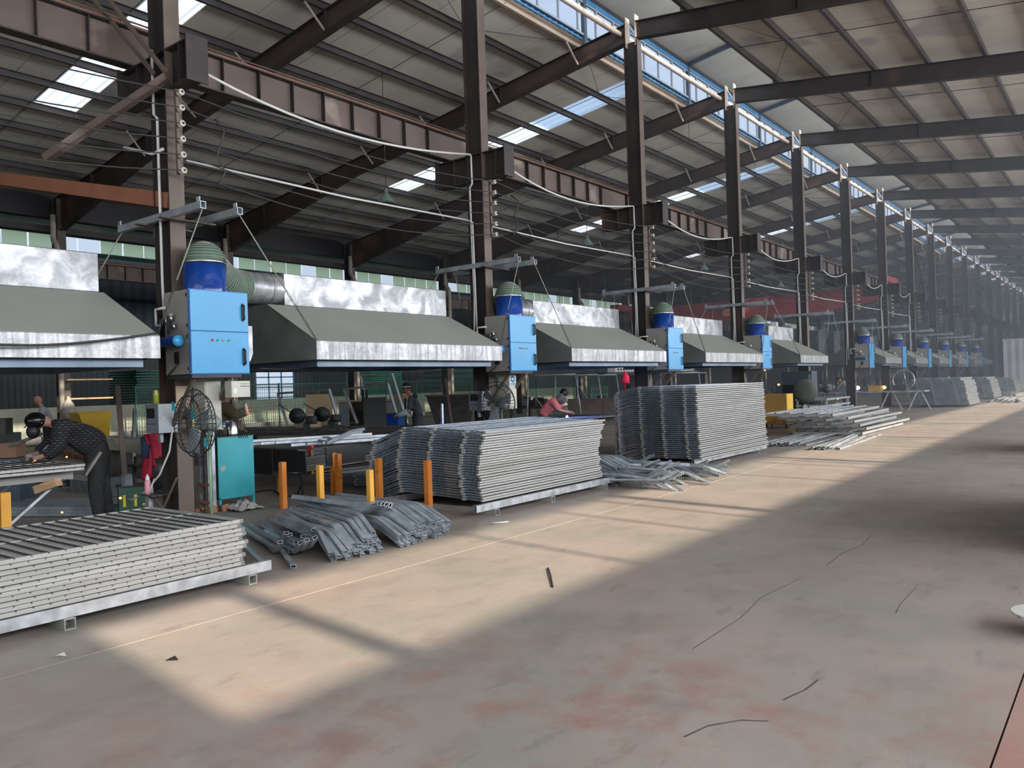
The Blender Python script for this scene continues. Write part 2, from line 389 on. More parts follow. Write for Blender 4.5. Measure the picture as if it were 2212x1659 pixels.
monitor('window_2', -8.06, 0, True)
ridge = thing('ceiling', None, None, kind='structure')
for i in range(132):
    key = 'rp'
    if key not in me_cache:
        g = G(); z0, z1 = ZH+.30, ZH+.52
        for xa, xb, za, zb2 in ((-11.1, -9.42, z0, z1), (-9.42, -7.75, z1, z0)):
            g.add([(xa,.004,za),(xb,.004,zb2),(xb,.996,zb2),(xa,.996,za),(xa,.004,za+.04),(xb,.004,zb2+.04),(xb,.996,zb2+.04),(xa,.996,za+.04)],
                  [(0,3,2,1),(4,5,6,7),(0,1,5,4),(1,2,6,5),(2,3,7,6),(3,0,4,7)])
        me = g.mesh('roof_panel'); me.materials.append(M_roof); me_cache[key] = me
    part('roof_panel', me_cache[key], None, ridge, loc=(0, Y0+i, 0))
part('roof_sheet', G().add([(-11.2,Y0,ZH+.36),(-9.42,Y0,ZH+.58),(-9.42,Y1,ZH+.58),(-11.2,Y1,ZH+.36),(-7.65,Y0,ZH+.36),(-7.65,Y1,ZH+.36)], [(0,1,2,3),(1,4,5,2)]), M_roofout, ridge)
part('edge_trim', G().tube([(-8.06, Y0, zr(-8.06)+ROOF+.02), (-8.06, Y1, zr(-8.06)+ROOF+.02)], .06, 10), M_pipe, ridge, 'rolled sheet trim')
# ---- walls
def corr(g, X, y0, y1, z0, z1, p=.2, d=.03, axis='x'):
    n = int((y1-y0)/p*2); pts = []
    for i in range(n+1):
        t = y0 + i*p/2; pts.append((t, d if (i//1) % 2 else 0.))
    f = (lambda t, h, z: (X+h, t, z)) if axis == 'x' else (lambda t, h, z: (t, X+h, z))
    vs = [f(t, h, z0) for t, h in pts] + [f(t, h, z1) for t, h in pts]
    return g.add(vs, [(i, i+1, n+1+i+1, n+1+i) for i in range(n)])
wl = thing('wall_left', None, None, kind='structure')
WLX = -36.6
M_green = mat('green_tinted_cladding', (.16, .34, .28), (.24, .42, .36), .8, .5)
M_navy = mat('navy_cladding', (.025, .04, .055), (.04, .06, .08), .6, .5)
M_creamP = mat('cream_corrugated_sheet', (.50, .52, .40), (.62, .60, .48), 1, .6)
part('lower_cladding', corr(G(), WLX, Y0, 24.8, .0, 3.3, .24, .035), M_wallL, wl)
part('lower_cladding', corr(G(), WLX, 27.2, Y1, .0, 3.3, .24, .035), M_wallL, wl)
part('cladding', G().box(WLX-.05, 24.8, 0, WLX, 27.2, .8).box(WLX-.05, 24.8, 3.0, WLX, 27.2, 3.3), M_wallL, wl)
part('upper_cladding', corr(G(), WLX, Y0, Y1, 3.3, 7.55, .5, .03), M_navy, wl)
part('top_cladding', G().box(WLX-.03, Y0, 8.75, WLX, Y1, 9.6), M_navy, wl)
part('green_band', corr(G(), WLX, Y0, Y1, 7.55, 8.10, .2, .03), M_green, wl, 'green translucent band')
# band window in the left wall
w4 = thing('window_3', None, None, kind='structure')
M_milk = bpy.data.materials.new('milky_pane'); M_milk.use_nodes = True; _n = M_milk.node_tree.nodes; _n.remove(_n['Principled BSDF'])
_t = _n.new('ShaderNodeBsdfTranslucent'); _t.inputs[0].default_value = (.72, .80, .68, 1); M_milk.node_tree.links.new(_t.outputs[0], _n['Material Output'].inputs[0])
for i in range(66):
    yy = Y0 + i*2.0
    part('pane', G().box(WLX-.02, yy+.03, 8.10, WLX-.01, yy+.95, 8.75), M_milk if i % 3 else M_glass, w4)
    part('pane', G().box(WLX-.02, yy+1.0, 8.10, WLX-.01, yy+1.95, 8.75), M_milk if (i+1) % 4 else M_glass, w4)
part('window_frame', G().box(WLX-.03, Y0, 8.08, WLX+.02, Y1, 8.13).box(WLX-.03, Y0, 8.72, WLX+.02, Y1, 8.77), M_green, w4)
# tall sash window seen through the hall
w5 = thing('window_4', None, None, kind='structure')
fw = G()
for t in (0, .8, 1.6, 2.4): fw.box(WLX-.03, 24.8+t-.035, .8, WLX+.03, 24.8+t+.035, 3.0)
for z in (.8, 1.35, 1.9, 2.45, 3.0): fw.box(WLX-.03, 24.8, z-.03, WLX+.03, 27.2, z+.03)
part('window_frame', fw, M_blueF, w5)
for i in range(3):
    for j in range(4):
        part('pane', G().box(WLX-.01, 24.84+i*.8, .84+j*.55, WLX, 25.56+i*.8, 1.32+j*.55), M_glass, w5)
wr = thing('wall_right', None, None, kind='structure')
wo = G().box(8.5, Y0, 0, 8.6, Y1, 6.02).box(8.5, Y0, 7.18, 8.6, Y1, 8.2)
wo.box(8.5, Y0, 6.0, 8.6, .64, 7.2)
part('cladding', wo, M_wallL, wr)
for k in range(-1, 21):
    part('wall_post', G().box(8.4, 1.70+6*k, 5.8, 8.6, 1.88+6*k, 7.3), M_steel, wr)
for t in (4.6, 6.3, 7.3, 10.9, 12.8, 13.4, 15.7, 17.1, 19.2, 21.5, 22.4, 25.2, 28.0, 29.8, 33.5, 36.2, 39, 42.4, 47, 51, 56.5):
    part('mullion', G().box(8.45, t-.03, 6.0, 8.55, t+.03, 7.2), M_frameW, wr)
wb = thing('wall_back', None, None, kind='structure')
part('cladding', G().box(XL, Y0-.1, 0, XR, Y0, 10.6), M_wallL, wb)
wf = thing('wall_front', None, None, kind='structure')
M_far = mat('far_end_cladding', (.16, .19, .24), (.2, .24, .3), .5, .6)
part('cladding', corr(G(), Y1, XL, XR, 0, 10.6, .4, .05, 'y'), M_far, wf)
M_lite = bpy.data.materials.new('translucent_wall_strip'); M_lite.use_nodes = True; _n = M_lite.node_tree.nodes; _n.remove(_n['Principled BSDF'])
_t = _n.new('ShaderNodeBsdfTranslucent'); _t.inputs[0].default_value = (.7, .75, .8, 1); M_lite.node_tree.links.new(_t.outputs[0], _n['Material Output'].inputs[0])
# outer ground
gd = thing('ground', None, None, kind='structure')
part('ground_plane', G().box(-160, -60, -.5, 120, 240, -.31), mat('yard_ground', (.22, .24, .18), (.3, .3, .25), .2, .9), gd)
# ================================================================ STEEL FRAMES
CX = -9.42
def ibeam_x(g, x0, x1, zt0, zt1, zb0, zb1, w=.2, t=.016):
    """I beam running in x with straight top and bottom"""
def build_column():
    t = thing('steel_column', 'x', 'column', (CX, FY(1), 0))
    part('web', G().box(-.17, -.006, 0, .17, .006, 9.85), M_steel, t)
    for s in (-1, 1): part('flange', G().box(.18*s-.008, -.1, 0, .18*s+.008, .1, 9.85), M_steelL if s > 0 else M_steel, t)  # aisle-side flange lighter, light from the right put into its colour
    part('base_plate', G().box(-.26, -.2, 0, .26, .2, .025), M_dark, t)
    for s, L in ((-1, .74), (1, .54)):
        x0, x1 = .19*s, (.19+L)*s; a, b = min(x0, x1), max(x0, x1)
        g = G().box(a, -.1, 5.83, b, .1, 5.85).box(a, -.1, 5.36, b, .1, 5.38).box(a, -.006, 5.38, b, .006, 5.83)
        g.box(x1-.01, -.14, 5.33, x1+.01, .14, 5.88).box(a+(b-a)*.55-.006, -.1, 5.38, a+(b-a)*.55+.006, .1, 5.83)
        part('corbel', g, M_steel, t)
    part('stiffener', G().box(-.17, -.1, 5.84, .17, .1, 5.855), M_steel, t); part('stiffener', G().box(-.17, -.1, 5.36, .17, .1, 5.375), M_steel, t)
    for s, m in ((-1, M_purlB), (1, M_purlB)):
        g = G().box(.13*s-.009, -.1, 9.72, .13*s+.009, .1, 10.47)
        for z in (9.9, 10.02, 10.14, 10.26): g.add([(.13*s, -.004, z), (.13*s+.07*s, -.004, z), (.13*s, -.07, z+.02), (.13*s, .004, z), (.13*s+.07*s, .004, z), (.13*s, .07, z+.02)], [(0,1,2),(3,5,4)])
        part('end_plate', g, m, t, 'rusty bolted end plate')
    part('brace_rod', G().tube([(-.1, -.12, 10.4), (.12, -.12, 10.0)], .012, 5), M_pvc, t)
    return t
def rafter(side):
    t = thing('roof_rafter', 'x', 'rafter', (CX, FY(1), 0))
    def top(X): return zr(X) - .012
    if side < 0:
        bt = [(-9.55, 9.86), (-15.5, 9.06), (-19.6, 8.52), (-26.7, 6.98)]; tp = [(-9.55, top(-9.55)), (-27.1, top(-27.1))]
    else:
        bt = [(-9.29, 9.9), (-1.9, 8.86), (2.5, 8.1), (8.3, 6.95)]; tp = [(-9.29, top(-9.29)), (8.5, top(8.5))]
    L = lambda p: (p[0]-CX, p[1])
    poly = [L(p) for p in bt] + [L(tp[1]), L(tp[0])]
    part('web', G().prism(poly, 'y', -.006, .006), M_raft if side < 0 else M_steel, t)
    def fl(pts, dz):
        g = G()
        for a, b in zip(pts[:-1], pts[1:]): g.bar((L(a)[0], 0, a[1]+dz), (L(b)[0], 0, b[1]+dz), .2, .016)
        return g
    part('top_flange', fl(tp, -.0), M_steel, t); part('bottom_flange', fl(bt, 0.), M_steel if side < 0 else M_steel, t)
    g = G()
    for X in ([-13.5, -17.4, -21.2, -24.5] if side < 0 else [-5.4, -1.5, 2.4, 6.2]):
        z1 = top(X); b_ = [q for q in zip(bt[:-1], bt[1:]) if min(q[0][0], q[1][0]) <= X <= max(q[0][0], q[1][0])]
        if b_: (xa, za), (xb, zb_) = b_[0]; z0 = za + (zb_-za)*(X-xa)/(xb-xa)
        else: z0 = 8
        part('stiffener', G().box(X-CX-.006, -.1, z0, X-CX+.006, .1, z1), M_steel, t)
    for X in (PLX[::2][:5] if side < 0 else PRX[::2][:5]):
        b_ = [q for q in zip(bt[:-1], bt[1:]) if min(q[0][0], q[1][0]) <= X <= max(q[0][0], q[1][0])]
        if not b_: continue
        (xa, za), (xb, zb_) = b_[0]; z0 = za + (zb_-za)*(X-xa)/(xb-xa)
        if side < 0: part('knee_brace', G().bar((X-CX, -.62, zr(X)+.03), (X-CX, -.09, z0+.03), .035, .035), M_pipe, t)
    return t
col0 = build_column(); rl0 = rafter(-1); rr0 = rafter(1)
def side_col():
    t = thing('eave_column', 'x', 'column', (-27., FY(2), 0))
    part('web', G().box(-.2, -.006, 0, .2, .006, 8.0), M_steel, t)
    for s in (-1, 1): part('flange', G().box(.2*s-.01, -.13, 0, .2*s+.01, .13, 8.0), M_steelL if s > 0 else M_steel, t)  # right-hand flange again in the lit tone
    part('bracket', G().box(.2, -.1, 5.45, .6, .1, 5.48).box(.2, -.006, 5.1, .6, .006, 5.45).box(.2, -.1, 5.1, .6, .1, 5.13), M_steel, t)
    return t
sc0 = side_col()
def downpipe():
    t = thing('rain_downpipe', 'x', 'pipe', (-26.3, FY(2)-.35, 0))
    part('pipe', G().tube([(0,0,.1),(0,0,6.3),(-.03,0,6.4),(-.22,0,6.6),(-.25,0,6.7),(-.25,0,7.4)], .085, 10), M_pvcd, t)
    part('socket', G().tube([(0,0,2.4),(0,0,2.55)], .1, 10), M_pvcd, t); part('socket', G().tube([(0,0,5.2),(0,0,5.35)], .1, 10), M_pvcd, t)
    return t
dp0 = downpipe()
NB = 20
for k in range(0, NB):
    lab = None; yk = FY(k)
    far = k > 8
    nm = ORD[k-1] if k > 0 else ''
    def lb(s, farl, grp):
        return (s, grp) if not far else (farl, grp)
    if k > 0:
        l = f'{nm} brown steel column of the middle row counting away from the left edge' if not far else 'thin dark steel column in the hazy far end of the middle row'
        c = col0 if k == 1 else dup(col0, (CX, yk, 0))
        tag(c, l, group='steel columns of the middle row' if not far else 'far hazy columns of the middle row')
    if k > 0:
        l = f'sloping brown steel rafter left of the {nm} middle column' if not far else 'dark rafter far down the left roof slope in haze'
        c = rl0 if k == 1 else dup(rl0, (CX, yk, 0))
        tag(c, l, group='left slope rafters' if not far else 'far left slope rafters')
    l = f'black steel rafter running right from the top of the {nm} middle column' if not far else 'dark rafter far down the right roof slope in haze'
    if k > 1:
        c = rr0 if k == 2 else dup(rr0, (CX, yk, 0)); c.location.y = yk
        tag(c, l, group='right slope rafters' if not far else 'far right slope rafters')
    if k > 1:
        nn = ORD[k-2]
        c = sc0 if k == 2 else dup(sc0, (-27., yk, 0))
        tag(c, f'{nn} steel column of the back left row counting from the left' if not far else 'thin column far down the back left row', group='back left columns' if not far else 'far back left columns')
        c = dp0 if k == 2 else dup(dp0, (-26.3, yk-.35, 0))
        tag(c, f'off-white drain pipe beside the {nn} column of the back left row' if not far else 'off-white drain pipe far down the back left row', group='drain pipes on the back left row' if not far else 'far drain pipes')
# ---- crane runway beams, one per bay
def runway():
    t = thing('runway_beam', 'x', 'beam', (-10.12, FY(1), 5.86))
    part('web', G().box(-.006, .0, .02, .006, 6.0, .48), M_rust, t)
    part('top_flange', G().box(-.11, 0, .48, .11, 6.0, .5), M_steel, t); part('bottom_flange', G().box(-.09, 0, 0, .09, 6.0, .02), M_steel, t)
    st = G().box(-.09, -.005, .02, .09, .005, .48).mesh('stiffener'); st.materials.append(M_steel)
    for i in range(1, 10): part('stiffener', st, None, t, loc=(0, .03+i*.594, 0))
    part('rail', G().box(-.03, 0, .5, .03, 6.0, .56), M_orange, t, 'rusty crane rail')
    part('cable_tray', G().tube([(.09, 0, .56), (.09, 6.0, .56)], .012, 5), M_rust, t)
    return t
rb0 = runway()
for k in range(-1, NB-1):
    c = rb0 if k == 1 else dup(rb0, (-10.12, FY(k), 5.86))
    if k < 0: tag(c, 'stiffened brown crane beam entering at the upper left corner', group='crane beams'); continue
    tag(c, (f'stiffened brown crane beam in the bay after the {ORD[k-1]} middle column' if k > 0 else 'stiffened brown crane beam ending at the first middle column from the left') if k < 8 else 'small crane beam far down the middle row', group='crane beams' if k < 8 else 'far crane beams')
for k in range(1, NB-1):
    c = dup(rb0, (-26.45, FY(k), 5.48))
    tag(c, f'dark crane beam on the back left columns, bay {ORD[k-1]} from the left' if k < 7 else 'dark crane beam far along the back left columns', group='back crane beams')
# ---- ridge pipe between column tops
def rp():
    t = thing('ridge_pipe', 'x', 'pipe', (-9.72, FY(2)+.1, 10.1))
    part('pipe', G().tube([(0, 0, 0), (0, 5.98, 0)], .07, 12), M_pipe, t); part('end_collar', G().tube([(0, 5.9, 0), (0, 6.0, 0)], .078, 12), M_pipe, t); return t
rp0 = rp()
for k in range(1, NB-1):
    c = rp0 if k == 2 else dup(rp0, (-9.72, FY(k)+.1, 10.1))
    tag(c, f'beige round tube between the tops of the {ORD[k-1]} and {ORD[k]} middle columns' if k < 8 else 'beige round tube between far column tops', group='ridge tubes' if k < 8 else 'far ridge tubes')
# ---- eave gutter beam line behind left columns
tag(part('eave_strut', G().box(-27.3, Y0, 6.95, -27.1, Y1, 7.15), M_steel), 'long dark strut tying the tops of the back left columns', 'beam')
tag(part('eave_beam', G().box(-27.6, Y0, 7.45, -27.3, Y1, 8.2), M_black), 'deep black eave beam above the back left columns', 'beam')
tag(part('tie_strut', G().box(-27.25, Y0, 6.18, -27.15, Y1, 6.3), M_post), 'thin blue-grey strut below the black eave beam', 'beam')
tag(part('lean_to_roof', G().add([(-27.3,Y0,8.2),(WLX-.5,Y0,8.95),(WLX-.5,Y1,8.95),(-27.3,Y1,8.2),(-27.3,Y0,8.3),(WLX-.5,Y0,9.05),(WLX-.5,Y1,9.05),(-27.3,Y1,8.3)], [(0,1,2,3),(4,7,6,5),(0,4,5,1),(3,2,6,7)]), M_navy), kind='structure')
bpy.data.objects['lean_to_roof'].name = 'ceiling'
# orange beam and angle braces at the first column
tag(part('orange_beam', G().bar(tuple(wy(-60, 378, FY(1)-.3)), tuple(wy(370, 434, FY(1)-.02)), .1, .19), M_orange), 'orange red-oxide beam meeting the first middle column from the left', 'beam')
# ================================================================ FUME HOODS, COLLECTORS, HANGERS
def galv_sheet(name, c1, c2, streak=(1, 1, 1), sc=3., met=.55):
    m = bpy.data.materials.new(name); m.use_nodes = True; nt = m.node_tree; N = nt.nodes; L = nt.links; b = N['Principled BSDF']
    pos = N.new('ShaderNodeNewGeometry').outputs['Position']; mp = N.new('ShaderNodeMapping'); mp.inputs['Scale'].default_value = streak; L.new(pos, mp.inputs[0])
    n = N.new('ShaderNodeTexNoise'); n.inputs['Scale'].default_value = sc; n.inputs['Detail'].default_value = 8; n.inputs['Distortion'].default_value = .8; L.new(mp.outputs[0], n.inputs[0])
    v = N.new('ShaderNodeTexVoronoi'); v.inputs['Scale'].default_value = 38; L.new(pos, v.inputs[0])
    r = N.new('ShaderNodeValToRGB'); r.color_ramp.elements[0].position = .38; r.color_ramp.elements[0].color = (*c1, 1); r.color_ramp.elements[1].position = .62; r.color_ramp.elements[1].color = (*c2, 1); L.new(n.outputs[0], r.inputs[0])
    mx = N.new('ShaderNodeMix'); mx.data_type = 'RGBA'; mx.blend_type = 'MULTIPLY'; mx.inputs[0].default_value = .22; L.new(r.outputs[0], mx.inputs[6]); bw = N.new('ShaderNodeRGBToBW'); L.new(v.outputs['Color'], bw.inputs[0]); L.new(bw.outputs[0], mx.inputs[7]); L.new(mx.outputs[2], b.inputs['Base Color'])
    b.inputs['Metallic'].default_value = met
    mr = N.new('ShaderNodeMapRange'); mr.inputs[3].default_value = .50; mr.inputs[4].default_value = .30; L.new(n.outputs[0], mr.inputs[0]); L.new(mr.outputs[0], b.inputs['Roughness'])
    n2 = N.new('ShaderNodeTexNoise'); n2.inputs['Scale'].default_value = 2.2; n2.inputs['Detail'].default_value = 6; L.new(pos, n2.inputs[0])
    bp = N.new('ShaderNodeBump'); bp.inputs['Strength'].default_value = .5; bp.inputs['Distance'].default_value = .05; L.new(n2.outputs[0], bp.inputs['Height']); L.new(bp.outputs[0], b.inputs['Normal'])
    return m
M_lip = galv_sheet('streaked_galvanized_lip', (.27, .275, .28), (.46, .465, .47), (1, 3.2, .3), 4.)
M_duct = galv_sheet('mottled_galvanized_duct', (.26, .265, .275), (.52, .53, .54), (1, 1, 1), 3.)
M_film = mat('grey_green_sheet', (.30, .31, .27), (.33, .34, .30), .8, .55)
M_end = mat('dark_hood_end', (.16, .17, .165), (.22, .235, .23), 2., .42, .3)
M_in = mat('hood_inner_sheet', (.10, .14, .18), (.16, .2, .25), 2., .4, .5)
M_blue = mat('sky_blue_enamel', (.035, .29, .56), (.042, .315, .60), 2., .35)
M_blueE = mat('deep_blue_edge', (.02, .10, .40), None, rough=.4)
M_drum = mat('glossy_blue_drum', (.008, .045, .25), (.012, .065, .34), 3., .14)
M_cab = mat('warm_grey_enamel', (.26, .25, .23), (.30, .29, .27), 3., .45)
M_hose = mat('green_mesh_hose', (.05, .13, .09), (.11, .17, .12), 9., .6)
M_ring = mat('hose_coil', (.30, .31, .27), None, rough=.45)
M_chrome = mat('bright_metal', (.7, .7, .7), None, rough=.22, metal=1.)
M_red = mat('red_plastic', (.65, .03, .03), None, rough=.4); M_grn = mat('green_plastic', (.02, .5, .12), None, rough=.4); M_pink = mat('pink_plastic', (.75, .25, .3), None, rough=.4)
M_white = mat('white_paint', (.75, .75, .73), None, rough=.5)

def build_hood(y0=1.414, y1=5.29, film=True):
    t = thing('fume_hood', 'x', 'fume hood', (CX, FY(1), 0))
    xf, xb, z0, z1, zt, tf, tb = 1.0, -1.58, 2.02, 2.27, 2.85, -.14, -.60
    ya, yb = y0+.06, y1-.06
    g = G().box(xf-.012, y0, z0, xf, y1, z1)
    part('front_lip', g, M_lip, t); part('back_lip', G().box(xb, y0, z0, xb+.012, y1, z1), M_lip, t)
    ga = G().add([(xf,y0,z1),(xf,y1,z1),(tf,yb,zt),(tf,ya,zt),(xf,y0,z1-.01),(xf,y1,z1-.01),(tf,yb,zt-.01),(tf,ya,zt-.01)], [(0,1,2,3),(7,6,5,4),(0,4,5,1),(3,2,6,7)])
    part('front_slope', ga, M_film, t, 'matt grey-green sloping sheet')
    part('back_slope', G().add([(xb,y0,z1),(xb,y1,z1),(tb,yb,zt),(tb,ya,zt)], [(3,2,1,0)]), M_film, t)
    for yy, ys_, s in ((y0, ya, -1), (y1, yb, 1)):
        vs = [(xf, yy, z0), (xf, yy, z1), (tf, ys_, zt), (tb, ys_, zt), (xb, yy, z1), (xb, yy, z0)]
        part('end_panel', G().add(vs + [(a, b+.01*-s, c) for a, b, c in vs], [(0,1,2,3,4,5) if s > 0 else (5,4,3,2,1,0), (11,10,9,8,7,6) if s > 0 else (6,7,8,9,10,11)]), M_end, t)
    part('top_sheet', G().add([(tf,ya,zt),(tf,yb,zt),(tb,yb,zt),(tb,ya,zt)], [(0,1,2,3)]), M_film, t)
    part('duct_box', G().box(tb, ya+.3, zt, tf, yb-.05, 3.31), M_duct, t, 'mottled shiny duct box', bevel=.01)
    part('inner_rim', G().box(xb+.15, y0+.12, 1.93, xf-.15, y0+.14, 2.06).box(xb+.15, y1-.14, 1.93, xf-.15, y1-.12, 2.06).box(xf-.17, y0+.12, 1.93, xf-.15, y1-.12, 2.06).box(xb+.15, y0+.12, 1.93, xb+.17, y1-.12, 2.06), M_in, t)
    if film:
        part('round_duct', G().tube([(-.34, 1.19, 3.09), (-.34, ya+.3, 3.09)], .225, 24, cap=False).tube([(-.34, 1.60, 3.09), (-.34, 1.63, 3.09)], .235, 24), M_duct, t, 'shiny round duct')
    return t
hood0 = build_hood()
hoodS = build_hood(2.6, 5.5, False)

def build_collector():
    t = thing('dust_collector', 'x', 'dust collector', (CX, FY(1), 0))
    x0, x1, y0, y1, z0, z1 = .25, .79, -.246, .524, 1.85, 2.84
    part('body', G().box(x0, y0, z0, x1, y1, z1), M_cab, t, 'warm grey sheet body', bevel=.006)
    part('door_frame', G().box(x1, y0-.005, z0-.005, x1+.02, y1+.005, z1+.005), M_blueE, t)
    for a, b, nm in ((z0+.005, 2.35, 'lower'), (2.358, z1-.005, 'upper')):
        d = part('door', G().box(x1+.02, y0+.004, a, x1+.035, y1-.004, b), M_blue, t, f'sky blue {nm} door', bevel=.004)
        hz = (a+b)/2 + (0 if nm == 'upper' else -.05)
        part('door_handle', G().tube([(x1+.035, y1-.08, hz+.09), (x1+.07, y1-.08, hz+.085), (x1+.07, y1-.08, hz-.085), (x1+.035, y1-.08, hz-.09)], .013, 6).cbox((x1+.037, y1-.08, hz), (.006, .03, .22)), M_black, d)
        for hh in (a+.06, b-.06): part('hinge', G().cbox((x1+.0, y0-.012, hh), (.03, .018, .04)), M_black, d)
        if nm == 'lower':
            for i, m in enumerate((M_red, M_grn, M_pink, M_grn)):
                part('button', G().lathe([(.013, 0), (.013, .012), (.004, .014)], (x1+.035, y0+.27+i*.073, 2.25), 10, 'x'), m, d)
    part('shelf', G().box(x0, y0+.02, z0-.045, x1, y1-.1, z0-.008), M_dark, t)
    for yy in (y0+.1, y1-.2): part('shelf_brace', G().bar((x1-.1, yy, z0-.05), (.19, yy, 1.25), .035, .05), M_steelL, t)
    part('air_tank', G().lathe([(0, -.05), (.055, -.05), (.06, -.03), (.06, .3), (.055, .32), (0, .32)], (x0+.12, y0-.09, 2.24), 16, 'x'), M_drum, t, 'small blue air cylinder')
    part('tank_cap', G().lathe([(.064, 0), (.064, .03), (0, .032)], (x0+.44, y0-.09, 2.24), 16, 'x'), M_blue, t)
    g = G().tube([(x0+.2, y0-.06, 2.34), (x0+.2, y0-.06, 2.55), (x0+.28, y0-.06, 2.56)], .018, 6).lathe([(0,0),(.04,0),(.04,.03),(0,.03)], (x0+.22, y0-.06, 2.52), 12, 'y').lathe([(0,0),(.035,0),(.035,.03),(0,.03)], (x0+.28, y0-.06, 2.42), 12, 'y').cbox((x0+.1, y0-.06, 2.50), (.16, .05, .05))
    part('air_regulator', g, M_chrome, t)
    part('vent_slot', G().box(x0+.22, y0-.012, 1.98, x0+.32, y0-.004, 2.12), M_black, t)
    part('air_pipe', G().tube([(x0+.05, y0-.02, 2.66), (x0-.16, y0-.02, 2.66), (x0-.16, y0-.02, 2.46), (x0-.08, y0-.02, 2.46)], .018, 8), M_pvc, t, 'white elbowed pipe')
    part('cable', G().tube([(x0+.3, y0-.01, 1.98), (x0+.2, y0-.03, 1.90), (x0+.08, y0-.03, 1.84), (x0+.07, y0-.03, 1.6)], .009, 6), M_black, t)
    part('side_scroll', G().prism([(y1, 1.97), (y1+.13, 1.95), (y1+.25, 2.02), (y1+.29, 2.12), (y1+.29, 2.47), (y1, 2.47)], 'x', .38, .47), M_duct, t, 'shiny rounded outlet casing')
    part('drum', G().lathe([(.245, z1), (.245, 3.2), (.252, 3.2), (.252, 3.225), (0, 3.225)], (.52, .14, 0), 28), M_drum, t, 'glossy dark blue fan drum')
    part('clamp_ring', G().lathe([(.25, 3.19), (.262, 3.19), (.262, 3.225), (.25, 3.225)], (.52, .14, 0), 28), M_chrome, t)
    dome = [(.245, 3.22)] + [(.245*math.cos(a), 3.22 + .245*math.sin(a)) for a in [i*PI/16 for i in range(1, 8)]] + [(0, 3.465)]
    g = G().lathe(dome, (.52, .14, 0), 24)
    pth = [(.52, .14, 3.22), (.30, .34, 3.19), (.02, .66, 3.12), (-.20, .93, 3.08), (-.34, 1.22, 3.09)]
    P = []
    for i in range(len(pth)-1):
        for s in range(5): P.append(Vector(pth[i]).lerp(Vector(pth[i+1]), s/5))
    P.append(Vector(pth[-1]))
    for _ in range(6): P = [P[0]] + [(P[i-1]+P[i]*2+P[i+1])/4 for i in range(1, len(P)-1)] + [P[-1]]
    g.tube(P, .225, 20)
    hs = part('flexible_hose', g, M_hose, t, 'green ribbed flexible hose')
    g = G()
    for a in [i*PI/18 for i in range(1, 9)]:
        r = .25*math.cos(a); z = 3.22 + .25*math.sin(a); g.tube([(.52+r*math.cos(q), .14+r*math.sin(q), z) for q in [j*PI/12 for j in range(25)]], .006, 4, cap=False)
    for i in range(4, len(P)-1):
        d = (P[i+1]-P[i-1]).normalized(); x = d.cross(Vector((0,0,1))).normalized(); y = d.cross(x)
        g.tube([P[i] + (x*math.cos(q)+y*math.sin(q))*.228 for q in [j*PI/12 for j in range(25)]], .006, 4, cap=False)
    part('wire_coil', g, M_ring, hs, kind='stuff')
    return t
col_c = build_collector()

def build_hanger():
    t = thing('hanger_bracket', 'x', 'bracket', (CX, FY(1), 0))
    for y in (-.14, .34):
        o = part('arm', G().rtube([(-.98, y, 3.80), (1.0, y, 3.80)], .07, .085, hollow=True, t=.006), M_galvD, t, 'galvanized square tube')
        for x in (-.94, .94): part('end_plate', G().box(x-.035, y-.03, 3.843, x+.035, y-.022, 3.90), M_galvD, o)
    for x in (-.28, .28): part('cross_plate', G().box(x-.04, -.28, 3.74, x+.04, .44, 3.757), M_steelL, t)
    return t
hang0 = build_hanger()
def rope(name, a, b, label, grp, chain=True):
    a, b = Vector(a), Vector(b); t = thing(name, label, 'rope', tuple(b), group=grp)
    A = a - b; m = A*.42
    part('wire_rope', G().tube([A, m], .008, 5), M_ring, t)
    g = G(); n = 12
    for i in range(n):
        p, q = m*(i/n), m*((i+.95)/n); off = Vector((.012, 0, 0)) if i % 2 else Vector((0, .012, 0))
        g.tube([p-off, q-off], .005, 4).tube([p+off, q+off], .005, 4)
    part('chain', g, M_dark, t, kind='stuff')
HOODK = [(1, 0), (2, 0), (3, 0), (4, 1), (6, 2), (7, 2), (8, 2), (9, 2), (10, 2), (11, 2)]
BIGS = {0: 'large galvanized fume hood cut by the left edge of the picture', 1: 'largest complete fume hood, between the first and second blue collectors', 2: 'fume hood between the second and third blue collectors',
        3: 'fume hood between the third and fourth blue collectors', 4: 'short grey fume hood just right of the fourth blue collector',
        6: 'grey fume hood right of the fifth collector, behind the sixth middle column', 7: 'small grey hood second of the far hazy hoods', 8: 'small grey hood third of the far hazy hoods', 9: 'small grey hood fourth of the far hazy hoods', 10: 'small grey hood fifth of the far hazy hoods', 11: 'last and smallest grey hood of the hazy row'}
for k in (0, 1, 2, 3):
    c = hood0 if k == 1 else dup(hood0, (CX, FY(k), 0))
    tag(c, BIGS[k], group='galvanized fume hoods along the middle row')
for k in (4, 6, 7, 8, 9, 10, 11):
    c = hoodS if k == 4 else dup(hoodS, (CX, FY(k) - (.9 if k > 4 else 0), 0)); c.location.y = FY(k) - (.9 if k > 4 else 0)
    tag(c, BIGS[k], group='grey fume hoods along the middle row')
CL = {1: 'nearest sky blue dust collector on the first middle column, blue drum on top', 2: 'second sky blue dust collector from the left, on the second middle column', 3: 'third sky blue dust collector, behind the tall fence panel stack', 4: 'fourth narrow-looking blue dust collector, above the yellow cabinet',
      6: 'fifth blue dust collector, on the column behind the loose frame stack', 7: 'sixth blue dust collector in the haze', 8: 'seventh blue dust collector in the haze', 9: 'eighth blue dust collector in the haze', 10: 'ninth blue dust collector in the haze', 11: 'tenth and farthest blue dust collector'}
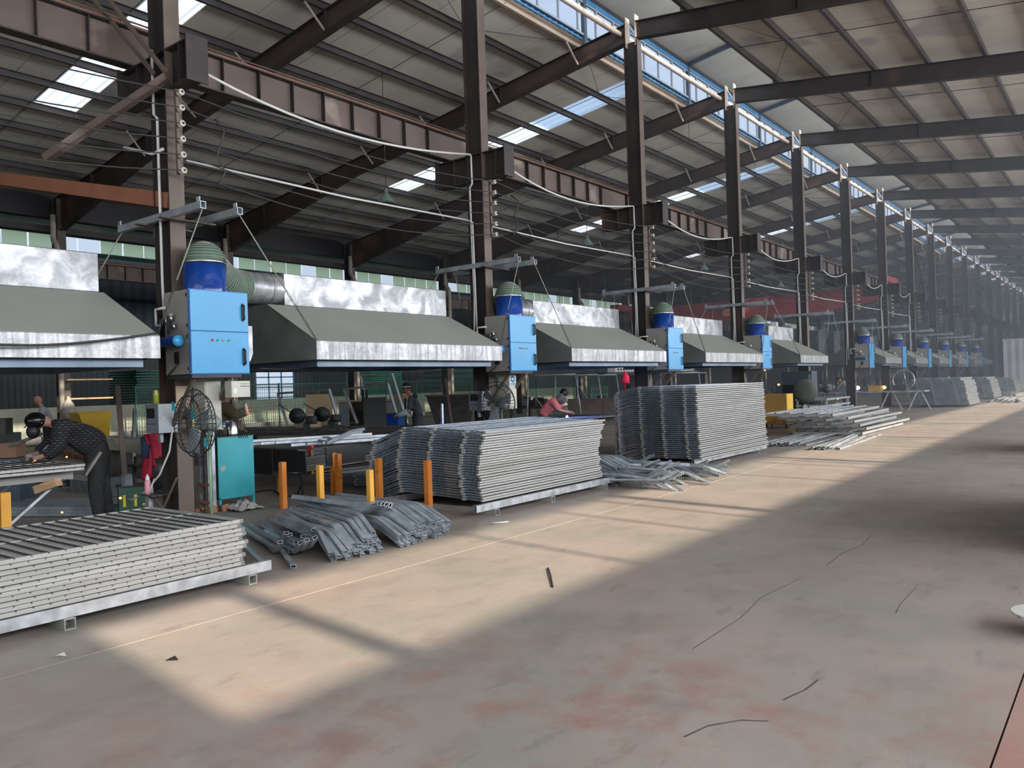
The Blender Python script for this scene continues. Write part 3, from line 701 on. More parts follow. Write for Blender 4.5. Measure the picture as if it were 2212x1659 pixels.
for k in CL:
    c = col_c if k == 1 else dup(col_c, (CX, FY(k), 0))
    tag(c, CL[k], group='blue dust collectors')
for k in range(1, 12):
    c = hang0 if k == 1 else dup(hang0, (CX, FY(k), 0))
    tag(c, f'pair of galvanized arms across the {ORD[k-1]} middle column, holding hood ropes', group='hood hanger arms')
    for (a, b, s) in ([((-8.44, FY(k)-.14, 3.76), (-8.44, FY(k)-1.38, 2.28), 'front left'), ((-8.44, FY(k)+.34, 3.76), (-8.44, FY(k)+1.72, 2.28), 'front right')] if k > 6 else []): rope('suspension_rope', a, b, f'thin hood rope going {s} from the arms on the {ORD[k-1]} middle column', 'hood suspension ropes')
    if k <= 6:
        for (a, b, s) in (((-8.44, FY(k)-.14, 3.76), (-8.44, FY(k)-.73, 2.28), 'front left'), ((-8.44, FY(k)+.34, 3.76), (-8.44, FY(k)+(1.43 if k != 4 else 2.6), 2.28), 'front right'),
                          ((-10.36, FY(k)-.14, 3.76), (-10.98, FY(k)-.73, 2.28), 'back left'), ((-10.36, FY(k)+.34, 3.76), (-10.98, FY(k)+1.43, 2.28), 'back right')):
            rope('suspension_rope', a, b, f'thin hood rope going {s} from the arms on the {ORD[k-1]} middle column', 'hood suspension ropes')
# ---- insulators, power lines, conduits
def insul():
    t = thing('insulator', 'x', 'insulator', (-9.07, FY(1)-.03, 0))
    part('spool', G().lathe([(0, 0), (.022, 0), (.036, .008), (.04, .02), (.03, .03), (.024, .04), (.03, .05), (.04, .06), (.04, .075), (.03, .085), (.014, .088), (.014, .082)], (0, 0, 0), 16, 'x'), mat('cream_porcelain', (.55, .5, .42), (.6, .55, .46), 6, .3), t)
    part('bolt', G().lathe([(.012, 0), (.012, .10), (0, .102)], (0, 0, 0), 8, 'x'), M_dark, t)
    return t
ins0 = insul(); ins0.location.z = 5.28
WZ = [5.28 - .19*i for i in range(6)]
hb = G().box(-.04, -.02, -.02, 0, .02, 1.02).mesh('insulator_bar'); hb.materials.append(M_steelL)
first = True
for k in range(1, 14):
    o = part('insulator_bar', hb, None, None, loc=(-9.10, FY(k)-.03, 4.32)); tag(o, f'short flat steel bar holding six insulators on the {ORD[k-1]} middle column', 'bracket', 'insulator bars')
    g = G().box(-.1, -.01, 0, -.04, .01, .03)
    for i, z in enumerate(WZ):
        c = ins0 if first else dup(ins0, (-9.07, FY(k)-.03, z)); first = False
        w_ = ['topmost', 'second from top', 'third from top', 'fourth from top', 'fifth from top', 'lowest'][i]
        tag(c, f'cream porcelain insulator, {w_}, on the {ORD[k-1]} middle column' if k < 9 else 'tiny porcelain insulator on a far hazy column', group='porcelain insulators' if k < 9 else 'far porcelain insulators')
for i, z in enumerate(WZ):
    g = G(); P = []
    for k in range(-1, 15):
        for s in range(8): 
            u_ = s/8; P.append((-9.0, FY(k)-.03 + 6*u_, z + .0 - (.16+.02*i)*4*u_*(1-u_)))
    g.tube(P, .009, 5)
    tag(part('power_line', g, M_wire), f'bare dark power line along the middle row, {["top","second","third","fourth","fifth","lowest"][i]} of six', 'cable', 'power lines strung between insulators')
def conduit():
    t = thing('white_conduit', 'x', 'conduit', (CX, FY(1), 0))
    P = [(.62, .12, 5.52)]
    for i in range(1, 13):
        u_ = i/12; P.append((.62 - .66*u_, .12+5.6*u_, 5.52 + .30*u_ - .30*4*u_*(1-u_)*(1-.3*u_)))
    P += [(-.02, 5.82, 5.83), (-.02, 5.84, 5.82), (-.02, 5.85, 5.3), (-.08, 5.85, 5.24), (-.08, 5.86, 4.2), (-.06, 5.86, 3.2), (-.12, 5.86, 2.0)]
    part('pipe', G().tube(P, .019, 7), M_pvc, t)
    part('lower_pipe', G().tube([(-.1, .3, 4.62), (-.14, 3, 4.60), (-.16, 5.85, 4.66), (-.04, 5.85, 4.6), (-.02, 5.86, 2.2)], .016, 6), M_pvc, t)
    return t
cn0 = conduit()
for k in range(1, 8):
    c = cn0 if k == 1 else dup(cn0, (CX, FY(k), 0))
    tag(c, f'sagging white conduit between the {ORD[k-1]} and {ORD[k]} middle columns', group='sagging white conduits')
tag(part('white_conduit', G().tube([(-9.5, FY(1)-.12, 5.9), (-9.5, FY(1)-.12, 5.1), (-9.42, FY(1)-.12, 5.04), (-9.42, FY(1)-.12, 3.0), (-9.4, FY(1)-.12, 2.5)], .018, 7), M_pvc), 'white conduit running down the first middle column', 'conduit')
tag(part('jumper_cable', G().tube([(-8.98, FY(1)+.4, 5.05), (-8.95, FY(1)+.5, 4.9), (-9., FY(1)+.42, 4.6), (-8.95, FY(1)+.5, 4.4), (-9.0, FY(1)+.4, 4.2)], .012, 5), M_wire), 'loose black cable loop by the insulators of the first middle column', 'cable')
tag(part('jumper_cable', G().tube([(-8.98, FY(2)+.4, 5.1), (-8.9, FY(2)+.55, 5.0), (-8.98, FY(2)+.5, 4.75), (-8.92, FY(2)+.5, 4.5), (-9.0, FY(2)+.4, 4.3)], .015, 5), M_black), 'loose black cable loop by the insulators of the second middle column', 'cable')
# ---- high bay lamps
def lamp():
    t = thing('high_bay_lamp', 'x', 'lamp', (-14.8, 14, 6.3))
    part('shade', G().lathe([(.03, .26), (.07, .24), (.12, .17), (.19, .06), (.21, .0), (.2, -.005), (.18, .05), (.11, .15), (.06, .2)], n=24), mat('pale_green_enamel', (.22, .32, .28), (.26, .36, .32), 4, .35), t)
    part('lamp_body', G().lathe([(0, .24), (.05, .24), (.05, .36), (.02, .38), (0, .38)], n=12), M_cab, t)
    part('rod', G().tube([(0, 0, .38), (0, 0, 3.42)], .008, 5), M_wire, t)
    part('lens', G().lathe([(0, -.03), (.1, -.02), (.185, .02)], n=20), M_glass, t)
    return t
lp0 = lamp()
for i, (x, y, z) in enumerate([(-14.8, 14, 6.32), (-14.8, 23.4, 6.34), (-14.8, 32.9, 6.36), (-14.8, 42.5, 6.36)]):
    c = lp0 if i == 0 else dup(lp0, (x, y, z)); tag(c, f'green bell-shaped lamp hanging from the left roof, {["nearest","second","third","farthest"][i]} of four', group='bell lamps')
# ---- angle braces crossing at the first column
for a, b, m, l in (((178, -30), (333, 160), M_steelL, 'left of two parallel steel angles dropping to the first middle column'), ((212, -30), (360, 158), M_steelL, 'right of two parallel steel angles dropping to the first middle column')):
    p, q = wy(*a, FY(1)-.5), wy(*b, FY(1)-.14)
    tag(part('angle_brace', G().bar(p, q, .06, .008).bar(p, q, .008, .06), m), l, 'brace', 'angle braces at the first column')
p, q = wy(98, 342, FY(1)-.9), wy(362, 166, FY(1)-.13)
tag(part('slanting_angle', G().bar(p, q, .09, .09), M_rust), 'brown steel angle slanting down left from the first middle column', 'brace')
p, q = wy(268, 318, FY(1)-.3), wy(330, 333, FY(1)-.12)
tag(part('conduit_stub', G().tube([p, q, wy(352, 322, FY(1)-.12)], .02, 6), M_pvc), 'short bent white conduit stub left of the first middle column', 'conduit')
# ---- red bridge crane across the left nave
t = thing('bridge_crane', 'red bridge crane girder crossing the left hall behind the middle columns', 'crane', (-18.3, 46, 6.3))
M_redc = mat('dull_red_crane', (.30, .05, .06), (.36, .07, .075), 1, .5)
part('girder', G().prism([(-7.6, -.75), (-3, -1.25), (4, -1.25), (7.6, -.75), (7.6, .0), (-7.6, -.1)], 'y', -.35, .35), M_redc, t)
part('end_carriage', G().box(7.2, -1.6, .0, 7.7, 1.6, .12).box(7.6, -1.5, .13, 8.25, 1.5, .4), M_redc, t); part('end_carriage', G().box(-8.2, -1.6, -.15, -7.6, 1.6, .25), M_redc, t)
part('hoist', G().box(-1, -.7, -1.0, .2, -.36, -.5), M_orange, t)
# ================================================================ PANEL STACKS AND TUBE PILES
M_rail = mat('dull_galvanized_lit_tone', (.34, .335, .315), (.46, .455, .435), 2.2, .5, .25, stretch=(1, .25, 6), rough2=.42)  # galvanized steel, light and floor bounce on the aisle side put in
M_postm = mat('shaded_blue_galvanized', (.17, .21, .25), (.29, .34, .39), 2.5, .36, .7)  # same steel, shade of the camera-facing stack ends put in as blue
M_bar = mat('galvanized_wire', (.30, .34, .39), (.48, .52, .57), 9, .4, .6)
def cranked_panel(name, Ly, prof, w=.034, h=.0225, xs=(0., -.25, -.81, -1.36, -1.92), nb=24, zoff=0.):
    """fence panel lying flat: posts along x (profile list of (x,z)), rails along y"""
    t = thing(name, 'x', 'fence panel', (0, 0, 0))
    def zat(x):
        for (xa, za), (xb, zb) in zip(prof[:-1], prof[1:]):
            if xb <= x <= xa: return za + (zb-za)*(x-xa)/(xb-xa)
        return prof[-1][1]
    me = G().rtube([(x, 0, z) for x, z in prof], w, h, hollow=False).mesh('post'); me.materials.append(M_postm)
    for y in (.03, Ly-.03): part('post', me, None, t, loc=(0, y, 0))
    for i, x in enumerate(xs):
        g = G().box(x-.017, 0 if i == 0 else -.035, zat(x)-h/2, x+.017, Ly, zat(x)+h/2)
        part('rail', g, M_rail if i == 0 else M_postm, t)  # aisle-side rail in the lit tone, inner rails in the shaded one
    for x in xs[1:]:
        part('end_clip', G().box(x-.03, -.05, zat(x)-.012, x+.02, -.035, zat(x)+.012).box(x-.03, -.05, zat(x)-.012, x-.022, .0, zat(x)+.012), M_rail, t)
    g = G()
    for j in range(1, nb):
        y = Ly*j/nb
        for (xa, za), (xb, zb) in zip(prof[:-1], prof[1:]): g.bar((xa, y, za), (xb, y, zb), .009, .009)
    for x in (-.08, -.16, -.4, -.55, -.68, -.95, -1.08, -1.22, -1.5, -1.65, -1.78): 
        if x > prof[-1][0]: g.bar((x, 0, zat(x)+.008), (x, Ly, zat(x)+.008), .007, .007)
    part('bar_grid', g, M_bar, t, kind='stuff')
    return t
def from_top(i, n): return 'topmost' if i == n-1 else 'lowest' if i == 0 else (ORD2[n-1-i] + ' from the top')
T_ = ['twenty', 'thirty']; ORD2 = ORD[:19] + ['twentieth'] + ['twenty-' + o for o in ORD[:9]] + ['thirtieth'] + ['thirty-' + o for o in ORD[:9]]
def stack(proto, n, base, z0, pitch, jx, label, grp, lean=None, rz=0., ylist=None):
    for i in range(n):
        f_ = i/(n-1); dx = RN.uniform(-jx, jx) + (lean(f_) if lean else 0)
        c = dup(proto, (base[0]+dx, base[1]+RN.uniform(-jx, jx)*.6, z0+pitch*i), rz=rz)
        tag(c, label + ', ' + from_top(i, n), 'fence panel', grp)
    def kill(o):
        for ch in list(o.children): kill(ch)
        bpy.data.objects.remove(o)
    kill(proto)
P2 = [(.0, 0.), (-1.30, .05), (-1.40, .045), (-1.55, -.0), (-1.93, -.13)]
stack(cranked_panel('fence_section', 2.80, P2), 27, (-6.33, 7.47), .185, .0325, .018, 'cranked galvanized fence panel in the stack behind the nearest tube piles', 'fence panels in the middle stack',
      lean=lambda f: -.05 - .07*math.sin(f*PI) + .07*f)
P3 = [(.0, 0.), (-.6, .0), (-1.15, .0), (-1.3, -.01), (-1.45, -.045), (-1.62, -.10)]
stack(cranked_panel('fence_section', 3.32, P3, xs=(0., -.2, -.66, -1.12, -1.6), nb=28), 36, (-6.28, 13.38), .165, .0375, .016, 'cranked galvanized fence panel in the tallest stack', 'fence panels in the tallest stack',
      lean=lambda f: .02 - .0*f + .05*(1-f)**2)
# ---- flat mesh panels of the nearest stack
def mesh_panel():
    t = thing('mesh_section', 'x', 'mesh panel', (0, 0, 0)); Ly, W = 3.25, 1.52
    for x in (-.017, -W+.017): part('side_rail', G().box(x-.017, 0, -.015, x+.017, Ly, .015), M_rail, t)
    for y in (.017, Ly-.017): part('end_rail', G().box(-W, y-.017, -.013, 0, y+.017, .013), M_rail, t)
    part('middle_rail', G().box(-W*.5-.015, 0, -.012, -W*.5+.015, Ly, .012), M_rail, t)
    g = G(); g2 = G(); n = 30
    for j in range(1, n): g.box(-W, Ly*j/n-.006, .006, 0, Ly*j/n+.006, .016)
    for j in range(1, 22):
        x = -W*j/22; g2.box(x-.024, .03, -.008, x+.024, Ly-.03, .004)
    part('cross_wire', g, M_wire, t, kind='stuff'); part('bar_grid', g2, M_rail, t, kind='stuff')
    return t
mp_ = mesh_panel()
jit = [0, -.01, .01, -.015, .02, .035, -.01, .02, .01, -.02, .0]
for i in range(11):
    c = dup(mp_, (-5.92 + jit[i]*.3, .60 + jit[i], .185+.0352*i)); tag(c, 'flat mesh panel in the nearest stack at lower left, ' + from_top(i, 11), 'mesh panel', 'flat mesh panels in the nearest stack')
for ch in list(mp_.children): bpy.data.objects.remove(ch)
bpy.data.objects.remove(mp_)
# ---- pallets of welded square tube
def pallet(label, x, y0, y1, wdt, legs, legh=.075, over=.2, grp=None):
    t = thing('steel_pallet', label, 'pallet', (x, y0, 0), group=grp)
    L = y1-y0
    for xx in (0, -wdt): part('runner', G().rtube([(xx, 0, legh+.045), (xx, L, legh+.045)], .05, .085, t=.004), M_galv, t)
    for yy in legs: part('leg', G().rtube([(.05, yy-y0, legh/2), (-wdt-.05, yy-y0, legh/2)], .075, legh, t=.005), M_rail, t)
pallet('square tube pallet under the nearest mesh panel stack', -5.93, .5, 4.1, 1.45, (.9, 2.44, 3.9))
pallet('square tube pallet under the middle fence panel stack', -6.30, 7.25, 10.5, 1.6, (7.62, 8.82, 10.2))
pallet('square tube pallet under the tallest fence panel stack', -6.32, 13.3, 16.9, 1.35, (13.8, 16.4), legh=.06)
# ---- bent tubes
def tube_proto(kind):
    L = 1.45
    P = {0: [(-L, 0, 0), (-.03, 0, 0), (.03, 0, -.012), (.36, 0, -.15)], 1: [(-L, 0, 0), (-.03, 0, 0), (.03, 0, .012), (.30, 0, .14)], 2: [(-1.7, 0, 0), (.15, 0, 0)], 3: [(-L, 0, 0), (-.4, 0, .0), (-.3, 0, -.02), (.2, 0, -.20)]}[kind]
    me = G().rtube(P, .048, .030, t=.003).mesh('bent_tube'); me.materials.append(M_galvD); return me
TP = [tube_proto(i) for i in range(4)]
def put_tube(me, loc, yaw, pitch, roll, label, grp, name='bent_tube'):
    o = bpy.data.objects.new(name, me); COL.objects.link(o)
    o.matrix_world = Matrix.Translation(loc) @ Matrix.Rotation(yaw, 4, 'Z') @ Matrix.Rotation(-pitch, 4, 'Y') @ Matrix.Rotation(roll, 4, 'X')
    return tag(o, label, 'steel tube', grp)
def pile(P0, P1, ncol, hfun, yaw, kind, label, grp, z0=.02, dz=.033, spread=.06):
    P0, P1 = Vector(P0), Vector(P1)
    for i in range(ncol):
        u_ = i/(ncol-1); b = P0.lerp(P1, u_)
        for j in range(hfun(u_)):
            fanned = yaw + RN.uniform(-spread, spread)
            if kind == 3 or kind == 0: zz = z0 + .15 + j*dz
            else: zz = z0 + j*dz
            put_tube(TP[kind], b + Vector((RN.uniform(-.05, .05), RN.uniform(-.012, .012), zz + RN.uniform(-.004, .004))), fanned, RN.uniform(-.01, .02), RN.uniform(-.08, .08), label, grp)
la = 'bent galvanized tube in the near pile left of the orange posts'
pile((-6.25, 4.92, 0), (-6.25, 5.42, 0), 10, lambda u: 3 + int(3*u), -.32, 0, la, 'bent tubes of the near pile', spread=.09)
for d in ((0, 0), (.03, .06), (.07, .015), (.10, .075)):      # four open mouths at the nearest end
    put_tube(TP[1], (-6.42+d[0], 4.74+d[1]*1.2, .06+d[0]*.4), -.36, .02, .3, 'bright open-mouthed bent tube lying nearest the camera in the near pile', 'open-mouthed tubes')
for i in range(9): put_tube(TP[2 if i % 2 else 1], (-6.75+RN.uniform(-.1, .1), 4.70+.05*i, .04+.03*(i % 3)), -.42+RN.uniform(-.05, .08), .01, RN.uniform(-.1, .3), 'flat galvanized tube spilling left of the near pile', 'spilled flat tubes')
lb_ = 'bent galvanized tube in the pile between the orange posts and the middle panel stack'
pile((-6.22, 5.62, 0), (-6.30, 6.42, 0), 17, lambda u: 4 + int(2.9*math.sin(u*PI)), -.05, 0, lb_, 'bent tubes of the second pile', spread=.05)
for i in range(6): put_tube(TP[1], (-6.35+.03*i, 5.52+.02*i, .31+.012*i), -.3+.06*i, -.02, .2*i, 'open-mouthed tube lying askew on the second pile', 'askew tubes on the second pile')
put_tube(TP[3], (-6.5, 6.35, .36), .55, .35, .1, 'single tube sticking up to the right from the second pile', None)
put_tube(TP[2], (-6.25, 4.25, .06), -.42, 0, 0, 'long straight dark tube lying in front of the near pile', None)
put_tube(TP[2], (-6.15, 4.48, .03), -.5, 0, 0, 'straight tube lying between the nearest pallet and the near pile', None)
lc = 'bent galvanized tube in the neat pile between the two tall panel stacks'
pile((-6.75, 10.75, 0), (-6.75, 11.5, 0), 15, lambda u: 8 - int(2*u), -.02, 0, lc, 'bent tubes of the third pile', spread=.05)
ld = 'loose bent tube in the tangled heap in front of the tallest panel stack'
for i in range(46):
    u_ = RN.random(); x = -5.75 + RN.uniform(-.75, .55); y = 10.9 + RN.uniform(-.55, 1.5); h = .05 + RN.random()*.22*max(0, 1-abs(y-11.3)/1.4)
    put_tube(TP[RN.choice((0, 1, 1, 3))], (x, y, .04+h if True else 0), RN.uniform(-.5, .25), RN.uniform(-.06, .05), RN.choice((0, PI, .5, -.4, 1.5)), ld, 'tangled tubes')
for i in range(9): put_tube(TP[2], (-5.55+RN.uniform(-.05, .05), 12.05+.07*i, .05+.04*(i % 3)), RN.uniform(-.05, .1), 0, RN.uniform(-.1, .1), 'straight bright tube at the right end of the tangled heap', 'straight tubes right of the heap')
# ---- flat long tubes on the floor right of the tall stack
for i in range(16):
    a = wz(1655 + i*6, 968 - i*1.8); b = wz(1715 + (i*37 % 130), 925 + (i*13 % 30))
    p = Vector((-6.9+.06*i+RN.uniform(-.05, .05), 17.6+.05*i, .02+.03*(i % 3))); 
    g = G().rtube([(0, 0, 0), (RN.uniform(-.45, .1), RN.uniform(3.2, 5.0), 0)], .05, .03)
    o = part('long_tube', g, M_galv, None, loc=tuple(p)); tag(o, 'long straight bright tube on the floor between the tallest stack and the loose frames', 'steel tube', 'long tubes on the floor')
for i in range(12):
    g = G().rtube([(0, 0, 0), (RN.uniform(-.5, -.2), RN.uniform(3.0, 4.6), 0)], .05, .035)
    o = part('long_tube', g, M_galv, None, loc=(-5.55+.09*(i % 7)+RN.uniform(-.03, .03), 17.6+RN.uniform(-.3, .5), .02+.035*(i//7)), bevel=0); tag(o, 'sunlit straight tube in the fan of tubes before the loose frames', 'steel tube', 'sunlit tubes on the floor')
# ---- loose welded frames
def open_frame(W, L, nb, s=.06):
    t = thing('welded_frame', 'x', 'frame', (0, 0, 0))
    for x in (0, -W): part('side_tube', G().rtube([(x, 0, 0), (x, L, 0)], s, s), M_rail, t)
    for y in (0, L): part('end_tube', G().rtube([(-W, y, 0), (0, y, 0)], s, s), M_rail, t)
    for i in range(1, nb): part('cross_bar', G().rtube([(-W*i/nb, 0, s*.6), (-W*i/nb, L, s*.6)], s*.7, s*.7), M_galv, t)
    return t
fr0 = open_frame(1.75, 4.6, 5)
for i, (x, y, z, rx, ry, rz) in enumerate([(-5.60, 21.7, .06, 0, 0, .0), (-5.55, 21.9, .17, .004, -.02, -.02), (-5.6, 21.5, .28, .0, -.02, .03), (-5.68, 21.3, .39, .004, -.01, -.03), (-5.72, 20.9, .50, .006, .0, .02), (-5.95, 20.4, .60, .004, .01, .0)]):
    c = fr0 if i == 0 else dup(fr0); c.location = (x, y, z); c.rotation_euler = (rx, ry, rz)
    tag(c, ['lowest', 'second lowest', 'third', 'fourth', 'fifth', 'topmost tilted'][i] + ' open welded frame in the loose frame stack beside the aisle', group='loose welded frames')
for y in (22., 24., 26.):
    tag(part('bearer', G().rtube([(-7.5, y, .015), (-5.5, y, .015)], .08, .03), M_galvD), f'flat bearer under the loose frames, {"nearest" if y == 22. else "middle" if y == 24. else "farthest"}', 'beam', 'bearers under the loose frames')
# ---- far stacks in the haze
pf = cranked_panel('fence_section', 3.0, [(0, 0), (-1.9, 0), (-2.3, -.1)], xs=(0., -.4, -1.3, -1.9, -2.28), nb=8, h=.036)
for (x, y, n, l) in ((-5.95, 39.6, 28, 'grey fence panel in the first far stack beyond the loose frames'), (-6.2, 49.5, 26, 'grey fence panel in the second far stack in the haze'), (-6.3, 61, 22, 'grey fence panel in the third far stack in the haze')):
    for i in range(n):
        c = dup(pf, (x + .22*(1-i/n) + RN.uniform(-.03, .03) - (.1 if i > n-4 else 0), y+RN.uniform(-.03, .03), .12+.043*i)); tag(c, l + ', ' + from_top(i, n), 'fence panel', l.replace('grey fence panel in', 'fence panels of'))
for ch in list(pf.children): bpy.data.objects.remove(ch)
bpy.data.objects.remove(pf)
for i in range(14):
    o = part('long_tube', G().rtube([(0, 0, 0), (RN.uniform(-.3, .3), RN.uniform(3, 5), 0)], .07, .05), M_galv, None, loc=(-5.6+.1*i, 44+RN.uniform(0, 2), .03+.05*(i % 3))); tag(o, 'bright tube lying by the far stacks at the aisle edge', 'steel tube', 'tubes by the far stacks')
for i in range(10):
    o = part('long_tube', G().rtube([(0, 0, 0), (RN.uniform(-.3, .3), 4.5, 0)], .1, .08), M_galv, None, loc=(-6.2+.16*(i % 5), 54+RN.uniform(0, 1), .05+.09*(i//5))); tag(o, 'bright beam lying farther along the aisle in haze', 'steel tube', 'beams far along the aisle')
# ================================================================ AROUND THE FIRST MIDDLE COLUMN
M_teal = mat('scratched_teal_paint', (.035, .33, .38), (.045, .38, .44), 3, .4, c3=(.38, .36, .32), t3=.66, sc3=6.)
M_gbox = mat('grey_control_box', (.16, .19, .22), (.2, .23, .26), 3, .45)
M_beige = mat('beige_enamel', (.50, .49, .42), (.56, .55, .47), 2, .4)
M_orangeP = mat('orange_square_tube', (.62, .19, .03), (.72, .25, .05), 3, .5, c3=(.30, .13, .05), t3=.66, sc3=7)
M_yellowP = mat('yellow_orange_tube', (.68, .32, .03), (.75, .38, .05), 3, .5)
M_cloth = mat('dark_red_cloth', (.32, .012, .035), (.45, .02, .06), 5, .85)
M_wood = mat('pale_timber', (.42, .26, .14), (.58, .40, .24), 6, .7, stretch=(1, 1, 6))
M_ply = mat('plywood', (.50, .36, .22), (.62, .47, .30), 3, .7)
M_card = mat('cardboard', (.48, .37, .26), (.55, .44, .32), 3, .8)
M_tgreen = mat('dark_green_enamel', (.015, .07, .045), (.02, .09, .06), 3, .5)
M_yel = mat('yellow_marking', (.75, .65, .05), None, rough=.6)
def solo(name, g, m, label, cat, grp=None, bevel=0., loc=None): return tag(part(name, g, m, None, loc=loc, bevel=bevel), label, cat, grp)
# teal locker
t = thing('teal_locker', 'scratched teal steel locker standing right of the first middle column', 'locker', (-10.05, 6.17, 0))
part('body', G().box(-.38, 0, .14, -.012, .57, 1.0), M_tgreen, t)
part('front_panel', G().box(-.012, 0, .14, 0, .57, 1.0), M_teal, t, 'chipped teal front panel')
part('top_plate', G().box(-.4, -.015, 1.0, .01, .585, 1.012), M_dark, t)
for x in (-.37, -.03):
    for y in (0, .53): part('leg', G().box(x, y, 0, x+.03, y+.04, .15), M_teal, t)
kx, ky = -10.22, 6.17
def bottle(name, label, cat, loc, prof, m, cap=None, capm=None):
    t = thing(name, label, cat, loc); part('body', G().lathe(prof, n=20), m, t)
    if cap: part('cap', G().lathe(cap, n=16), capm, t)
    return t
k_ = bottle('kettle', 'dented steel jug with black handle on the teal locker', 'jug', (-10.2, 6.50, 1.012), [(0, 0), (.085, 0), (.085, .02), (.08, .2), (.06, .22), (0, .225)], M_chrome, [(0, .225), (.05, .224), (.02, .245), (0, .25)], M_black)
part('handle', G().tube([(.0, .07, .215), (.0, .13, .2), (.0, .135, .1), (.0, .085, .04)], .009, 6), M_black, k_); part('spout', G().tube([(0, -.06, .19), (0, -.1, .215)], [.025, .012], 8), M_chrome, k_)
bottle('steel_flask', 'slim steel flask at the left end of the teal locker top', 'flask', (-10.2, 6.26, 1.012), [(0, 0), (.035, 0), (.035, .2), (.03, .22), (0, .222)], M_chrome, [(.031, .2), (.031, .235), (0, .235)], M_chrome)
bottle('tea_jar', 'clear jar with blue lid on the teal locker between flask and jug', 'jar', (-10.2, 6.36, 1.012), [(0, 0), (.04, 0), (.04, .16), (.035, .17)], M_glass, [(.038, .165), (.038, .2), (0, .2)], M_blueE)
# debris under the locker
t = thing('scrap_bag', 'crumpled pale sack lying before the feet of the teal locker', 'sack', (-9.75, 6.35, 0))
g = G(); n = 9
vs = [(-.22+.44*i/n, -.2+.4*j/n + .0, .02+.09*abs(math.sin(i*1.3+j*.9))*math.sin(PI*(i+.5)/(n+1))*math.sin(PI*(j+.5)/(n+1))*1.5) for i in range(n+1) for j in range(n+1)]
g.add(vs, [(i*(n+1)+j, (i+1)*(n+1)+j, (i+1)*(n+1)+j+1, i*(n+1)+j+1) for i in range(n) for j in range(n)]); part('cloth', g, mat('pale_sack', (.3, .3, .28), (.42, .41, .38), 9, .9), t)
g = G()
for i in range(40): g.cbox((RN.uniform(-.3, .1), RN.uniform(-.35, .0), RN.uniform(.01, .06)), (RN.uniform(.02, .07),)*3)
tag(part('scrap_heap', g, mat('rusty_crumbs', (.30, .13, .07), (.42, .22, .12), 12, .9), None, loc=(-9.95, 6.25, 0)), 'small heap of rusty scraps under the teal locker', 'scrap', kind='stuff')
# galvanized post stand with rusty straps
t = thing('bottle_stand', 'two upright galvanized channels strapped with rusty bands beside the teal locker', 'stand', (-10.1, 5.95, 0))
part('channel', G().box(-.09, 0, 0, -.045, .03, 1.12), M_galv, t); part('channel', G().rtube([(.11, .03, 0), (.11, .03, 1.15)], .09, .06, up=(0, 1, 0)), M_galv, t)
part('channel', G().box(.155, .05, 0, .18, .1, 1.1), M_galvD, t)
for z in (.14, .38, .98): part('strap', G().box(-.10, -.012, z-.018, .22, .0, z+.018), M_orange, t, 'rusty strap')
part('back_plate', G().box(-.06, .06, 0, .1, .07, 1.0), M_dark, t)
# grey control boxes on the first two columns
def control_box(k, label):
    t = thing('control_box', label, 'control box', (-9.38, FY(k)-.33, 1.16))
    part('case', G().box(-.15, 0, 0, .15, .24, .35), M_gbox, t, bevel=.004)
    part('door', G().box(.15, .0, 0, .158, .24, .35), mat('light_grey_side', (.36, .40, .42), None, rough=.4) if k == 1 else bpy.data.materials['light_grey_side'], t)  # side face in a lighter grey than the case
    part('window_recess', G().box(-.11, -.006, .18, .07, .002, .30), M_black, t)
    part('latch', G().cbox((.162, .05, .18), (.01, .02, .02)), M_chrome, t)
    part('mounting_bar', G().box(-.05, .1, -.12, .0, .14, 0), M_galvD, t)
    for i in range(5): part('button', G().cbox((-.09+.04*i, -.004, .11), (.012, .006, .012)), M_dark, t)
    return t
control_box(1, 'grey control box with a dark window on the first middle column'); control_box(2, 'grey control box with a dark window on the second middle column')
bottle('green_bottle', 'yellow-green glass bottle on the control box of the first column', 'bottle', (-9.46, 5.0, 1.515), [(0, 0), (.035, 0), (.035, .13), (.03, .15), (.03, .17)], mat('yellow_green_glass', (.35, .4, .05), None, rough=.15), [(.031, .165), (.031, .19), (0, .19)], M_dark)
def cabinet_beige(k, label):
    t = thing('electrical_cabinet', label, 'cabinet', (-9.0, FY(k)+.12, 1.17)); part('case', G().box(-.2, 0, 0, .05, .22, .6), M_beige, t, bevel=.004); part('door', G().box(.05, .01, .01, .058, .21, .59), M_beige, t); part('lock', G().cbox((.06, .03, .3), (.008, .015, .03)), M_dark, t)
cabinet_beige(1, 'tall beige electrical cabinet under the nearest blue collector'); cabinet_beige(2, 'tall beige electrical cabinet under the second blue collector')
t = thing('safety_sign', 'small white and blue round-symbol sign on the beige cabinet of the second column', 'sign', (-8.935, FY(2)+.2, 1.62))
part('sheet', G().box(0, -.08, -.02, .004, .1, .16), M_white, t); part('symbol', G().lathe([(0, .006), (.06, .006), (.06, .004)], (0, .01, .09), 20, 'x'), M_blue, t); part('symbol_centre', G().lathe([(0, .008), (.03, .008), (.03, .006)], (0, .01, .09), 16, 'x'), M_white, t)
part('caption_strip', G().box(.004, -.06, -.01, .006, .08, .015), M_blue, t)
t = thing('beige_switch_box', 'sunlit beige switch box with green lamps hanging below the nearest blue collector', 'switch box', (-8.62, 5.50, 1.56))
part('case', G().box(-.14, 0, 0, 0, .26, .20), M_beige, t, bevel=.003); part('door', G().box(0, .005, .005, .006, .255, .195), M_beige, t)
for i in range(5): part('lamp', G().lathe([(.006, 0), (.006, .006), (0, .008)], (.006, .13+.025*i, .165), 8, 'x'), M_grn, t)
for i in range(5): part('button', G().lathe([(.006, 0), (.006, .006), (0, .008)], (.006, .13+.025*i, .135), 8, 'x'), M_dark, t)
